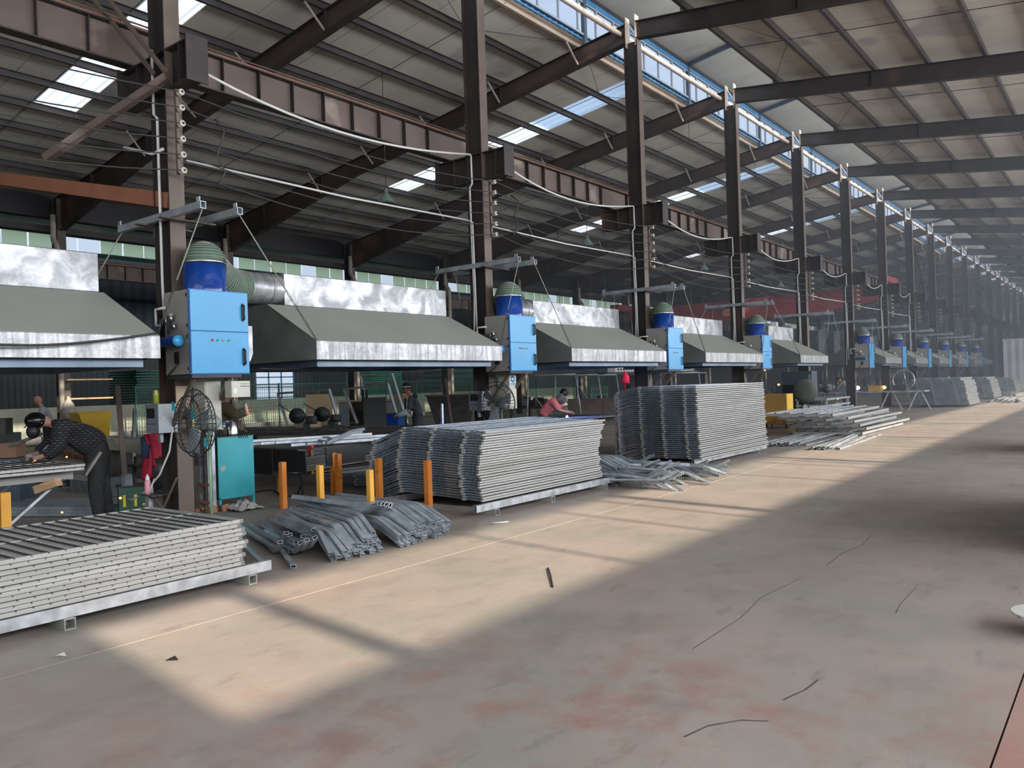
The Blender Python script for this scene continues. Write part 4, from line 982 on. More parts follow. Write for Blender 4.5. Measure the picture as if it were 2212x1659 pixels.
part('sticker', G().box(.006, .03, .05, .008, .07, .11), M_white, t); part('hanger', G().box(-.1, .1, .2, -.08, .12, .26), M_dark, t)
g = G()
for i in range(5): g.tube([(-8.68, 5.55+.04*i, 1.56), (-8.66, 5.58+.03*i, 1.48), (-8.7, 5.62+.02*i, 1.3), (-8.8, 5.7+.03*i, 1.05)], .006, 5)
tag(part('cable_bundle', g, M_dark), 'thin cables dangling under the beige switch box', 'cable', kind='stuff')
t = thing('welding_gun', 'coiled pinkish welding gun hung under the switch box', 'welding gun', (-8.68, 5.72, 1.44)); part('grip', G().tube([(0, 0, .04), (0, .02, -.03), (.02, .02, -.1)], .02, 8), mat('salmon_rubber', (.6, .3, .24), None, rough=.6), t)
# cardboard scrap on column
solo('cardboard_sheet', G().prism([(-.1, 0), (.07, 0), (.09, .22), (.05, .3), (-.1, .3)], 'x', 0, .005), M_card, 'torn cardboard sheet with faint writing on the first middle column', 'cardboard', loc=(-9.225, FY(1)+.0, 1.42))
# industrial fan
def fan(label, loc, rz=0., s=1.):
    t = thing('industrial_fan', label, 'fan', loc, rz); z = 1.28*s; r = .39*s
    for i, yy in enumerate((-.09, .0, .07)):
        rr = (r*.82, r, r*.86)[i]
        part('cage_ring', G().tube([(rr*math.cos(a), yy, z+rr*math.sin(a)) for a in [j*PI/20 for j in range(41)]], .007, 5, cap=False), M_wire, t)
    g = G()
    for j in range(36):
        a = j*PI/18; c, s_ = math.cos(a), math.sin(a)
        g.tube([(c*.06, -.13, z+s_*.06), (c*r*.82, -.09, z+s_*r*.82), (c*r, 0, z+s_*r), (c*r*.86, .07, z+s_*r*.86), (c*.08, .1, z+s_*.08)], .0035, 4)
    part('cage_wire', g, M_wire, t, kind='stuff')
    for j in range(3):
        a = j*2*PI/3+.3; c, s_ = math.cos(a), math.sin(a); u_, v_ = -s_, c
        part('blade', G().add([(c*.05-u_*.03, -.03, z+s_*.05-v_*.03), (c*r*.8-u_*.09, -.05, z+s_*r*.8-v_*.09), (c*r*.85+u_*.10, .03, z+s_*r*.85+v_*.10), (c*.05+u_*.05, .02, z+s_*.05+v_*.05)], [(0,1,2,3)]), M_gbox, t)
    part('motor', G().lathe([(0, .08), (.07, .08), (.095, .12), (.095, .24), (.06, .28), (.03, .285), (.03, .30), (0, .30)], (0, 0, z), 20, 'y'), mat('grey_green_motor', (.22, .27, .24), None, rough=.35) if 'grey_green_motor' not in bpy.data.materials else bpy.data.materials['grey_green_motor'], t)
    part('pole', G().tube([(0, .16, .03), (0, .16, z-.08)], .018, 8), mat('green_pole', (.22, .33, .22), None, rough=.4) if 'green_pole' not in bpy.data.materials else bpy.data.materials['green_pole'], t)
    part('base', G().lathe([(0, .0), (.2, 0), (.2, .02), (.05, .045), (0, .045)], (0, .16, 0), 24), M_dark, t)
    return t
fan('large caged floor fan with green pole in front of the first middle column', (-8.42, 4.90, 0), -.05)
fan('caged floor fan with dark cage at the second middle column', (-8.85, 10.85, 0), .1)
for i, (dx, dz) in enumerate(((-.3, .25), (.1, .15), (.35, -.15))):
    solo('green_ribbon', G().add([(0,0,0),(.05,0,.01),(.08,.01,-.09),(.0,.0,-.1)], [(0,1,2,3)]), M_grn if 0 else M_teal, ['green ribbon tied at the upper left of the large fan cage', 'green ribbon tied inside the large fan cage', 'green ribbon hanging at the motor of the large fan'][i], 'ribbon', 'ribbons on the fan', loc=(-8.42+dx, 4.79, 1.28+dz))
# hanging jacket
g = G(); NX, NZ = 16, 12; vs = []
for j in range(NZ+1):
    for i in range(NX+1):
        u_, v_ = i/NX, j/NZ; wdt = .50*(1-.18*v_) ; x = -wdt/2+wdt*u_ + .03*math.sin(v_*5)
        vs.append((.05*math.sin(u_*19+v_*2)*(.4+v_)+.03*math.cos(u_*7), x, -.48*v_ - .10*v_*math.sin(u_*9.)*1. + .02*math.sin(u_*11)))
g.add(vs, [(j*(NX+1)+i, j*(NX+1)+i+1, (j+1)*(NX+1)+i+1, (j+1)*(NX+1)+i) for j in range(NZ) for i in range(NX)], True)
t = thing('red_jacket', 'dark red jacket hanging left of the first middle column', 'jacket', tuple(wy(322, 940, 5.15)), .75)
o = part('body_cloth', g, M_cloth, t); m_ = o.modifiers.new('thick', 'SOLIDIFY'); m_.thickness = .03
part('sleeve', G().tube([(.0, -.16, -.02), (.03, -.2, -.14), (.02, -.19, -.27)], [.05, .06, .05], 10), mat('navy_cloth', (.02, .03, .07), None, rough=.85), t)
part('hanging_cloth', G().tube([(.03, .1, -.3), (.02, .12, -.5), (.04, .1, -.72)], [.10, .12, .07], 10), M_black, t)
part('hook', G().tube([(0, .0, .02), (.0, .0, .1)], .006, 5), M_wire, t)
# shelf with pink bottle, dark tray
t = thing('steel_shelf', 'small dirty steel shelf at the foot of the first middle column', 'shelf', (-9.42, 4.92, .42))
part('plate', G().box(-.17, -.12, -.012, .16, .12, 0), M_dark, t); part('bracket', G().bar((-.1, .05, -.02), (.05, .15, -.3), .03, .03), M_steelL, t); part('leg', G().box(-.22, .0, -.42, -.14, .06, .1), M_galv, t)
bottle('pink_bottle', 'pink drinking bottle with white cap on the shelf at the first column', 'bottle', (-9.5, 4.88, .42), [(0, 0), (.035, 0), (.037, .02), (.035, .15), (.025, .17), (0, .172)], mat('pink_bottle_plastic', (.7, .3, .38), None, rough=.3), [(.025, .168), (.022, .21), (.012, .215), (.012, .235), (0, .24)], M_white)
solo('steel_scrap', G().bar((-9.28, 4.93, .2), (-9.12, 5.05, .62), .05, .01), M_steelL, 'narrow steel offcut leaning at the foot of the first column', 'scrap')
solo('steel_rod', G().tube([(-9.42, 4.78, .25), (-9.3, 4.86, .62)], .008, 6), M_galv, 'thin rod leaning at the foot of the first column', 'rod')
solo('paint_tin', G().lathe([(0, 0), (.06, 0), (.06, .14), (.055, .14), (.055, .02), (0, .02)], (-9.15, 5.02, 0), 20), M_dark, 'dirty open tin at the foot of the first column', 'tin')
# hoses and cables near the column
solo('white_hose', G().tube([tuple(wy(372, 930, 5.0)), tuple(wy(366, 975, 4.95)), tuple(wy(345, 1025, 4.9)), tuple(wy(315, 1062, 4.9)), tuple(wy(285, 1080, 4.95)), tuple(wy(272, 1074, 5.0))], .011, 7), M_pvc, 'pale hose looping down from the control box of the first column', 'hose')
solo('long_cable', G().tube([wx(-40+i*20, 744 + (i*20)*.02 - 70*(max(0, i*20/385-.25))**1.6*.75, -8.3) for i in range(20)], .014, 6), M_wire, 'black cable sagging in front of the leftmost hood', 'cable')
for a, l in (((560, 796, 800, 783), 'thin black cable sagging under the largest hood, left half'), ((690, 778, 800, 795), 'thin black cable sagging under the largest hood, right half')):
    P = []
    for i in range(9):
        u_ = i/8; P.append(wx(a[0]+(a[2]-a[0])*u_*.75, a[1]+(a[3]-a[1])*u_+7*math.sin(u_*PI), -8.9))
    solo('thin_cable', G().tube(P, .008, 5), M_wire, l, 'cable')
# ---- table with mesh panels at the left edge
t = thing('work_table', 'low welding table at the left edge under unfinished mesh panels', 'table', (-9.92, 4.2, 0), -.06)
part('edge_beam', G().box(-.06, -3.2, .66, .0, 0, .76), M_cab, t); part('edge_beam', G().box(-1.5, -3.2, .66, -1.44, 0, .76), M_cab, t)
for y in (-.1, -1.2, -2.4): part('cross_beam', G().rtube([(-1.5, y, .62), (.08, y, .62)], .09, .09, t=.006), M_dark, t)
for x in (-.1, -1.4): part('leg', G().box(x-.05, -.74, 0, x+.05, -.64, .58), M_yellowP, t, 'orange painted leg'); part('brace', G().bar((x, -.66, .2), (x, -.18, .6), .05, .03), M_galvD, t)
mp2 = mesh_panel()
for i in range(2):
    c = mp2 if i == 0 else dup(mp2); c.location = (-9.89+.02*i, .99+.0*i, .79+.042*i); c.rotation_euler = (0, 0, -.06)
    tag(c, ['lower', 'upper'][i]+' unfinished mesh panel on the welding table at the left edge', group='panels on the left welding table')
solo('wood_block', G().cbox((0, 0, 0), (.30, .10, .09)), M_wood, 'rough timber block jammed under the left welding table', 'timber', loc=(-9.95, 3.93, .61)).rotation_euler = (0, -.3, .5)
# tube bundles behind the table
def bundle(P0, P1, n, rows, label, grp, w=.055, h=.04, m=None):
    P0, P1 = Vector(P0), Vector(P1); d = (P1-P0).normalized(); x = d.cross(Vector((0,0,1))).normalized()
    for j in range(rows):
        for i in range(n):
            a = P0 + x*(i-n/2)*(w+.004) + Vector((0,0,.03+j*(h+.003))); b = P1 + x*(i-n/2)*(w+.004)*1.05 + Vector((0,0,.03+j*(h+.003))) + d*RN.uniform(-.12, .12)
            tag(part('long_tube', G().rtube([(0,0,0), b-a], w, h), m or M_galvD, None, loc=tuple(a)), label, 'steel tube', grp)
bundle((-13.2, 4.3, 0), (-11.3, 5.35, 0), 9, 3, 'flat galvanized tube in the fan of tubes under the left welding table', 'tubes under the left welding table', .09)
bundle((-16.2, 6.2, .0), (-12.6, 6.5, .0), 6, 3, 'dark tube in the bundle left of the hanging red jacket, low on the floor', 'low tubes left of the red jacket', .08, .07)
bundle((-17.2, 8.0, .55), (-14.0, 7.35, .55), 4, 4, 'pale channel in the raised bundle behind the welder', 'raised channels behind the welder', .07, .06, M_galv)
for y_ in (0, 1): solo('trestle', G().box(-16.5+2.0*y_, 7.2, 0, -16.4+2.0*y_, 8.2, .52), M_dark, ['left', 'right'][y_]+' dark trestle under the raised channels behind the welder', 'trestle', 'trestles behind the welder')
a, b = wy(275, 1098, 5.5), wy(254, 836, 5.9)
solo('leaning_post', G().bar(a, b, .07, .07), M_steelL, 'dark timber-like post leaning between the welder and the red jacket', 'post')
solo('upright_tube', G().rtube([wy(288, 1000, 8.0), wy(291, 883, 8.0)], .06, .06), M_galv, 'short upright galvanized tube left of the red jacket', 'steel tube')
solo('slim_table', G().box(-12.9, 6.3, .48, -12.2, 6.9, .52).box(-12.85, 6.35, 0, -12.8, 6.4, .48).box(-12.3, 6.35, 0, -12.25, 6.4, .48), M_steel, 'small dark stand behind the red jacket', 'stand')
# green welding machine with 11
t = thing('welding_machine', 'dark green welding machine marked 11 behind the welder', 'welding machine', (-10.42, 4.98, 0), -.42)
part('case', G().box(-.35, -.02, .0, -.02, .30, .43), M_tgreen, t, bevel=.01); part('lid', G().box(-.37, -.04, .43, .0, .32, .44), M_dark, t)
part('cable_drum', G().lathe([(0, -.12), (.13, -.12), (.13, .02), (0, .02)], (-.2, .14, .46), 24, 'y', ang=2*PI), M_gbox, t)
tc = bpy.data.curves.new('marking_text', 'FONT'); tc.body = '11.'; tc.size = .21; tc.extrude = .002; tc.space_character = 1.25; tc.offset = .006; tc.materials.append(M_yel)
_tmp = bpy.data.objects.new('tmp', tc); COL.objects.link(_tmp); bpy.context.view_layer.update(); _me = bpy.data.meshes.new_from_object(_tmp.evaluated_get(bpy.context.evaluated_depsgraph_get())); bpy.data.objects.remove(_tmp)
to = bpy.data.objects.new('marking_text', _me); COL.objects.link(to); to.parent = t; to.matrix_local = Matrix.Translation((-.018, -.0, .18)) @ Matrix(((0, 0, 1), (1, 0, 0), (0, 1, 0))).to_4x4(); to['label'] = 'yellow hand-painted number 11'
# orange stanchions
for i, (px, py, top, X, m, l) in enumerate(((613, 1098, 998, -8.9, M_orangeP, 'leftmost orange square post at the near tube pile'), (694, 1105, 1005, -7.35, M_yellowP, 'narrow yellow-orange post, second from left at the near tube pile'), (733, 1070, 980, -9.3, M_orangeP, 'right one of the paired orange posts by the welding gun'),
                                   (722, 1066, 978, -9.5, M_orangeP, 'left one of the paired orange posts by the welding gun'), (802, 1116, 1015, -6.8, M_yellowP, 'wide yellow-orange post rising from the middle of the tube piles'), (820, 1075, 990, -8.7, M_orangeP, 'orange post touching the left end of the middle panel stack'), (926, 1082, 995, -7.75, M_orangeP, 'orange post in front of the end of the middle panel stack'))):
    b = wz(px, py, 0.) if i != 4 else wz(px, py+25, 0.)
    f_ = Vector((b.x, b.y, 0)); t_ = wy(px-3, top, b.y)
    if i in (1, 4): f_ = Vector((X, b.y - (b.x-X)*.0 + 0, 0)); q = wx(px, py, X); f_ = Vector((X, q.y, 0)); t_ = wx(px-4, top, X)
    if i in (5, 6): f_ = wy(px, py, 7.30); t_ = wy(px-3, top, 7.30); f_.z = 0
    pw = .075 if X < -7.4 else .06
    g = G().rtube([f_, Vector((f_.x + (t_.x-f_.x)*.3, f_.y + (t_.y-f_.y)*.3, t_.z))], pw, pw, up=(0, 1, 0), t=.006)
    solo('orange_post', g, m, l, 'post', 'orange posts by the tube piles')
# ================================================================ MIDDLE AND BACK OF THE LEFT BAY
M_fence = mat('green_fence_paint', (.02, .10, .07), (.03, .14, .10), 2, .5)
M_bgreen = mat('bright_green_plastic', (.02, .30, .17), (.03, .38, .22), 4, .5)
M_dgreen = mat('deep_green_panel', (.02, .11, .08), (.03, .16, .11), 5, .55)
M_binY = mat('yellow_bin', (.80, .45, .02), (.85, .52, .03), 2, .45)
# second work table with dirty top, hanging cloths
t = thing('work_table', 'dirty welding table covered in tubes, left of the middle panel stack', 'table', (-10.3, 8.6, 0))
part('top', G().box(-2.6, -1.2, .70, .4, 1.4, .74), M_dark, t)
for x, y in ((-2.4, -1.0), (-.55, -.85), (-2.4, 1.2), (.2, 1.2)): part('leg', G().box(x-.035, y-.035, 0, x+.035, y+.035, .70), M_yellowP, t, 'yellow stained leg')
for i, (x, y, w_, h) in enumerate(((.15, -1.2, .9, .3), (-.5, -1.22, .6, .36), (.41, -.3, .02, .25), (.41, .5, .02, .16))):
    if w_ > .1: part('hanging_rag', G().box(x-w_/2, y-.02, .70-h, x+w_/2, y, .72), M_black, t)
    else: part('hanging_rag', G().box(x, y-.4, .70-h, x+.02, y+.4, .72), M_black, t)
for i in range(9):
    a = Vector((-12.6+.33*i, 7.5+.05*i, .76+.02*(i % 3))); solo('long_tube', G().rtube([(0, 0, 0), (1.1-.05*i, 2.2, .0)], .06, .04), M_galvD if i % 2 else M_galv, f'flat tube lying across the dirty welding table, {ORD[i]} from the left', 'steel tube', 'tubes on the dirty welding table', loc=tuple(a))
for i, (px, py, dx) in enumerate(((700, 945, 0), (690, 952, .1))):
    a = wz(px, py, .82); solo('bent_tube', G().rtube([a, a+Vector((.35, -.1, -.02)), a+Vector((.65, .1, .12)), a+Vector((.8, .2, .14))], .06, .04), M_galvD, ['upper', 'lower'][i]+' crooked tube end rising off the dirty welding table', 'steel tube')
a = wy(650, 985, 7.6); b = wy(675, 964, 7.6)
t = thing('red_welding_gun', 'red-handled welding torch hanging off the dirty welding table', 'welding gun', tuple(a))
part('handle', G().bar((0, 0, 0), b-a, .035, .05), mat('red_handle', (.55, .04, .05), None, rough=.4), t); part('cable', G().tube([(0, 0, 0), (-.04, 0, -.1), (-.08, .05, -.35), (-.12, .1, -.6), (-.3, .1, -.83)], .012, 6), M_black, t)
solo('floor_cable', G().tube([wz(550, 1062, .015), wz(590, 1058, .015), wz(610, 1072, .015), wz(640, 1072, .015), wz(652, 1050, .015)], .012, 6), M_black, 'black cable snaking on the floor right of the teal locker', 'cable')
# low stacks of panels under and behind that table
pl = cranked_panel('fence_section', 2.6, [(0, 0), (-1.6, 0)], xs=(0., -.5, -1.1, -1.58), nb=18)
for i in range(6):
    c = dup(pl, (-12.2+RN.uniform(-.02, .02), 9.0+RN.uniform(-.02, .02), .12+.045*i), rz=.25); tag(c, ('topmost ' if i == 5 else '')+'mesh-filled panel in the low stack behind the teal locker', 'fence panel', 'panels in the low stack behind the teal locker')
for i in range(4):
    c = dup(pl, (-9.3+RN.uniform(-.03, .03), 8.4, .10+.045*i), rz=-.1); tag(c, 'panel in the dark low stack under the dirty welding table', 'fence panel', 'panels under the dirty welding table')
for i in range(10): solo('long_tube', G().rtube([(0,0,0), (.3, 2.4, 0)], .07, .05), M_galv if i % 3 == 0 else M_galvD, 'tube on the floor between the welding table and the middle stack', 'steel tube', 'tubes beside the dirty table', loc=(-9.9+.1*i, 9.9, .03+.05*(i % 3)))
def kill(o):
    for ch in list(o.children): kill(ch)
    bpy.data.objects.remove(o)
kill(pl)
# long dark bench with chop saws
t = thing('saw_bench', 'long dark bench carrying two chop saws', 'bench', (-14.5, 12.2, 0), .35)
part('top', G().box(-3.5, -1.4, .66, 2.2, 1.2, .72), M_dark, t)
for x in (-3.2, 2.0):
    for y in (-1.2, 1.0): part('leg', G().box(x-.04, y-.04, 0, x+.04, y+.04, .66), M_steelL, t)
g = G()
for i in range(26): 
    x, y = RN.uniform(-3.3, .6), RN.uniform(-1.3, 1.); g.bar((x, y, .735), (x+RN.uniform(.3, 1.2), y+RN.uniform(-.2, .2), .735+RN.uniform(0, .01)), .03, .02)
tag(part('scrap_pieces', g, mat('rusty_offcuts', (.12, .085, .075), (.3, .27, .25), 6, .6), None), 'scattered offcuts along the dark saw bench', 'scrap', kind='stuff').location = (-14.5, 12.2, 0)
M_saw = mat('blackish_green_saw', (.012, .02, .018), (.02, .032, .028), 5, .5)
def chopsaw(px, py, d, label):
    p = wy(px, py, d); t = thing('chop_saw', label, 'saw', (p.x, p.y, .72), .66)
    part('base', G().box(-.2, -.15, 0, .25, .15, .04), M_saw, t); part('stand', G().bar((.1, 0, .04), (.1, 0, .22), .1, .12), M_saw, t)
    part('blade_guard', G().lathe([(0, -.05), (.17, -.05), (.17, .05), (0, .05)], (-.1, 0, .36), 24, 'y'), M_saw, t); part('hub', G().lathe([(0, -.07), (.06, -.07), (.05, -.05)], (-.1, 0, .36), 16, 'y'), M_dark, t)
    part('motor', G().lathe([(0, -.1), (.09, -.1), (.09, .12), (0, .12)], (.2, 0, .26), 18, 'x'), M_dark, t); part('handle', G().tube([(-.2, 0, .42), (-.5, 0, .62)], .012, 6), M_dark, t)
chopsaw(652, 900, 10.9, 'left dark green chop saw on the saw bench'); chopsaw(705, 897, 11.6, 'right dark green chop saw on the saw bench')
t = thing('generator', 'dark square machine with open front behind the right chop saw', 'machine', (-17.0, 15.0, 0)); part('frame', G().box(-.3, -.3, .7, .35, .3, 1.28), M_dark, t); part('opening', G().box(-.2, -.31, .8, .25, -.29, 1.05), M_black, t); part('stand', G().box(-.3, -.3, 0, .35, .3, .68), M_dark, t); part('top_fitting', G().tube([(-.05, 0, 1.28), (-.05, 0, 1.62)], .04, 8).tube([(.1, 0, 1.28), (.1, 0, 1.6)], .04, 8), M_black, t)
t = thing('tool_cabinet', 'grey steel cabinet with a timber top behind the chop saws', 'cabinet', (-19.3, 17.4, 0), .68); part('body', G().box(-1.1, 0, .12, .9, .6, 1.22), M_gbox, t); part('door', G().box(-.35, -.015, .6, .87, 0, 1.18), M_cab, t, 'pale door'); part('door', G().box(-.35, -.015, .16, .87, 0, .58), M_cab, t, 'pale lower door'); part('timber_top', G().box(-1.15, -.05, 1.22, .95, .65, 1.28), M_wood, t); part('plinth', G().box(-1.1, .05, 0, .9, .55, .12), M_black, t)
for i in range(3): solo('plank_stack', G().box(-.25, -.15, 0, .25+.05*i, .15, .05), M_wood, f'short plank on the cabinet top, {["lowest","middle","topmost"][i]} of three', 'plank', 'planks on the cabinet', loc=(-18.7, 17.95, 1.285+.055*i))
t = thing('plywood_sheet', 'plywood sheet standing against the green fence', 'plywood', (-22.8, 18.0, 0), .7); part('sheet', G().box(-.45, 0, 0, .45, .02, 1.5), M_ply, t)
solo('cardboard_box', G().cbox((0, 0, .2), (.55, .4, .4)), M_card, 'crushed cardboard box behind the left chop saw', 'box', loc=(-18.6, 14.2, .0))
solo('table_box', G().cbox((0, 0, .16), (.5, .4, .32)), M_card, 'brown carton on the bench behind the left chop saw', 'box', loc=(-15.9, 12.2, .74))
solo('paper_sack', G().lathe([(0, 0), (.16, .0), (.18, .15), (.12, .3), (.05, .36), (0, .36)], (0, 0, 0), 9), M_card, 'brown paper sack slumped right of the dark machine', 'sack', loc=(-15.2, 14.9, .0))
# leaning rectangular tube frames
def lean_frame(pts, Y, label, m=M_galv, w=.06, bars=()):
    c = sum((Vector(wy(x, y, Y+dy)) for x, y, dy in pts), Vector())/len(pts)
    t = thing('welded_frame', label, 'frame', (c.x, c.y, 0)); o = Vector((c.x, c.y, 0))
    P = [Vector(wy(x, y, Y+dy)) - o for x, y, dy in pts]
    for i in range(len(P)-1): part('frame_tube', G().bar(P[i], P[i+1], w, w), m, t)
    for a, b in bars: part('cross_tube', G().bar(P[a[0]].lerp(P[a[1]], a[2]), P[b[0]].lerp(P[b[1]], b[2]), w*.8, w*.8), m, t)
lean_frame([(624, 928, .0), (600, 850, .3), (711, 842, .5), (735, 925, .4)], 13.0, 'leaning rectangular tube frame left of the grey tool cabinet')
lean_frame([(772, 915, .0), (743, 841, .2), (838, 830, .4), (862, 915, .2)], 14.5, 'tilted tube frame above the black board')
lean_frame([(802, 925, 0), (779, 812, .3), (847, 808, .4), (880, 915, .2)], 16.0, 'taller tube frame leaning behind the black board', bars=(((1, 0, .15), (2, 3, .2)),))
solo('black_board', G().box(-.28, 0, 0, .24, .05, 1.42), mat('charcoal_board', (.03, .035, .035), (.04, .045, .045), 2, .5), 'tall charcoal board standing left of the man in the grey shirt', 'board', loc=(wy(812, 900, 12.6).x, 12.6, 0)).rotation_euler = (0, 0, .7)
t = thing('blue_machine_table', 'royal blue steel box table beside the charcoal board', 'table', (wy(846, 900, 13.7).x, 13.7, 0), .7); part('body', G().box(-.2, 0, .5, .16, .4, .98), M_drum, t); part('side', G().box(.16, 0, .5, .34, .02, .98), M_blueE, t)
for x in (-.2, .29): part('leg', G().box(x, .1, 0, x+.05, .15, .5), M_blueE, t)
part('top_plate', G().box(-.22, -.02, .98, .36, .42, 1.0), M_dark, t)
t = thing('steel_hopper', 'dark steel hopper bin behind the middle panel stack', 'bin', (-17.0, 18.6, 0), .66)
part('bin_body', G().add([(-.75,-.4,1.35),(.75,-.4,1.35),(.75,.5,1.35),(-.75,.5,1.35),(-.45,-.3,.3),(.55,-.3,.3),(.55,.4,.3),(-.45,.4,.3)], [(0,1,5,4),(1,2,6,5),(2,3,7,6),(3,0,4,7),(4,5,6,7)]), M_dark, t); part('rim', G().box(-.78, -.43, 1.33, .78, -.38, 1.38), M_steelL, t); part('foot', G().box(-.4, -.2, 0, .5, .3, .3), M_black, t)
solo('leaning_bar', G().bar(wz(996, 985, .0)*1.0 if 0 else Vector((wy(988, 930, 15.5).x, 15.4, 0)), wy(962, 818, 16.5), .06, .06), M_steelL, 'dark bar leaning over the steel hopper', 'bar')
for i, (px, y0_, y1_) in enumerate(((954, 902, 872), (1332-2, 905, 852))):
    solo('upright_tube', G().rtube([Vector((wy(px, y0_, 12.4+i).x, 12.4+i, 0)), wy(px, y1_, 12.4+i)], .05, .05), M_galv, ['short pale tube standing behind the middle panel stack', 'pale tube standing at the right end behind the middle stack'][i], 'steel tube')
# table behind stack 2 where the red-shirted welder works
t = thing('work_table', 'welding table behind the middle panel stack with a bluish panel on it', 'table', (-9.9, 14.4, 0)); part('top', G().box(-1.9, -1.6, .74, .7, 2.6, .80), M_dark, t)
for x in (-1.8, .6):
    for y in (-1.5, 2.4): part('leg', G().box(x-.04, y-.04, 0, x+.04, y+.04, .74), M_steelL, t)
p5 = mesh_panel(); p5.location = (-9.3, 12.9, .83); tag(p5, 'mesh panel being welded behind the middle stack', 'mesh panel')
a = wz(1225, 900, .87); t = thing('welding_arc', 'blue-white welding arc in front of the red-shirted welder', 'welding arc', tuple(a)); part('flame', G().lathe([(0, -.02), (.02, -.012), (.026, 0), (.02, .014), (0, .03)], n=12), glow('arc_light', (.55, .62, 1), 60), t)
ld = bpy.data.lights.new('arc_glow', 'POINT'); ld.energy = 45; ld.color = (.25, .4, 1); ld.shadow_soft_size = .03; lo_ = bpy.data.objects.new('arc_glow', ld); COL.objects.link(lo_); lo_.location = a + Vector((0, 0, .06)); lo_.parent = None
a = wy(1852, 838, 38.5); t = thing('welding_arc', 'violet welding arc right of the sixth middle column', 'welding arc', tuple(a)); part('flame', G().lathe([(0, -.1), (.09, -.05), (.12, 0), (.09, .06), (0, .1)], n=12), glow('arc_light_violet', (.5, .35, 1), 14), t)
M_spark = glow('orange_spark', (1, .36, .06), 10)
for i, (px, py, Y, s, l) in enumerate(((94, 975, 4.4, .012, 'orange spark left of the bending welder'), (144, 987, 4.4, .011, 'orange spark under the sleeve of the bending welder'), (147, 1016, 4.2, .012, 'orange spark at the corner of the left welding table'), (260, 1076, 4.8, .016, 'orange spark beside the number 11 on the welding machine'),
        (85, 965, 4.3, .006, 'tiny white spark left of the bending welder'), (134, 1107, 4.0, .012, 'orange spark above the nearest mesh stack'), (76, 995, 4.0, .006, 'small spark over the left mesh panel'), (1810, 860, 30, .05, 'orange sparks low left of the sixth column'), (1910, 837, 40, .09, 'large orange spark right of the violet arc'), (1652, 800, 22, .02, 'orange spark above the yellow cabinet'), (1682, 831, 22, .03, 'yellow spark in front of the dark boxes'), (2050, 817, 45, .06, 'orange spark below a far hood'))):
    solo('spark', G().lathe([(0, -s), (s, -s*.3), (s, s*.4), (0, s)], tuple(wy(px, py, Y)), 8), M_spark, l, 'spark')
# green mesh fence before the left wall
t = thing('mesh_fence', 'dark green mesh fence running in front of the back wall', 'fence', (-27.9, 14, 0))
pm = G().box(-.03, -.03, 0, .03, .03, 2.0).mesh('post'); pm.materials.append(M_fence)
for i in range(17): part('post', pm, None, t, loc=(0, 2.0*i, 0))
part('top_rail', G().box(-.02, 0, 1.93, .02, 32, 1.98), M_fence, t); part('bottom_rail', G().box(-.02, 0, .1, .02, 32, .15), M_fence, t)
g = G()
for i in range(320): g.box(-.004, .1*i, .1, .004, .1*i+.012, 1.95)
for i in range(13): g.box(-.005, 0, .2+.14*i, .005, 32, .2+.14*i+.012)
part('mesh_wire', g, M_fence, t, kind='stuff')
# cream low sheeting behind the fence, sunlit at the foot
tag(part('low_sheeting', corr(G(), -29.0, 6.0, 44, 0, 1.35, .22, .035), M_creamP), 'cream corrugated sheeting standing low behind the green fence', 'sheeting')
tag(part('timber_rail', G().box(-28.6, 9, .15, -28.4, 40, .4), M_cab), 'pale beam lying on the floor behind the green fence', 'beam')
for i in range(12): solo('timber_bearer', G().box(-.1, 0, 0, .1, 3.2, .12), M_orange if i % 2 else M_steelL, 'rusty bar lying on the floor behind the red jacket', 'bar', 'rusty bars on the back floor', loc=(-21.5-.5*(i % 6), 9.4+1.2*(i//6)+.1*i, .02+.0*i))
# green goods stacked beyond
def green_stack(X, y0, n, L, W, z0, dz, label, grp, m=M_bgreen):
    for i in range(n):
        t = thing('green_section', ('topmost ' if i == n-1 else '')+label, 'panel', (X+RN.uniform(-.03, .03), y0+RN.uniform(-.04, .04), z0+dz*i), group=grp)
        part('rail', G().box(0, 0, 0, .05, L, dz*.55), m, t); part('rail', G().box(-W, 0, 0, -W+.05, L, dz*.55), m, t); part('end_rail', G().box(-W, 0, 0, 0, .05, dz*.55), m, t)
        g = G()
        for j in range(1, 8): g.box(-W, L*j/8, .01, 0, L*j/8+.03, dz*.4)
        part('cross_wire', g, M_dgreen, t, kind='stuff')
green_stack(-31.0, 15.6, 22, 1.2, 2.2, .3, .11, 'green mesh panel in the tall green stack behind the red jacket', 'green panels behind the red jacket', M_dgreen)
green_stack(-31.5, 28.3, 20, 2.2, 2.0, 1.0, .10, 'bright green panel in the stack behind the leaning frames', 'green panels behind the leaning frames')
green_stack(-30.5, 33.2, 6, 4.5, 2.0, 1.2, .30, 'large green pallet panel behind the second column', 'green pallets behind the second column', M_dgreen)
for i, (x, y, l, h) in enumerate(((-31.2, 28.2, 2.6, 1.0), (-30.6, 33.1, 4.8, 1.2))):
    t = thing('storage_rack', ['dark rack under the bright green panel stack', 'dark rack under the green pallets'][i], 'rack', (x, y, 0)); part('deck', G().box(-2.2, 0, h-.08, .1, l, h-.01), M_fence, t)
    for a_ in (-2.1, 0):
        for b_ in (.05, l-.1): part('leg', G().box(a_, b_, 0, a_+.06, b_+.06, h-.08), M_fence, t)
for i in range(3): solo('green_tube_roll', G().tube([(-30.4, 37.5+.1*i, 1.6+.4*i), (-28.6, 37.5+.1*i, 1.6+.4*i)], .16, 12), M_bgreen, f'bright green round roll on the rack behind the second column, {["lowest","middle","topmost"][i]} of three', 'roll', 'green rolls')
t = thing('yellow_bin', 'sunlit yellow bin on legs behind the bending welder', 'bin', (-23., 9.95, 0), 0)
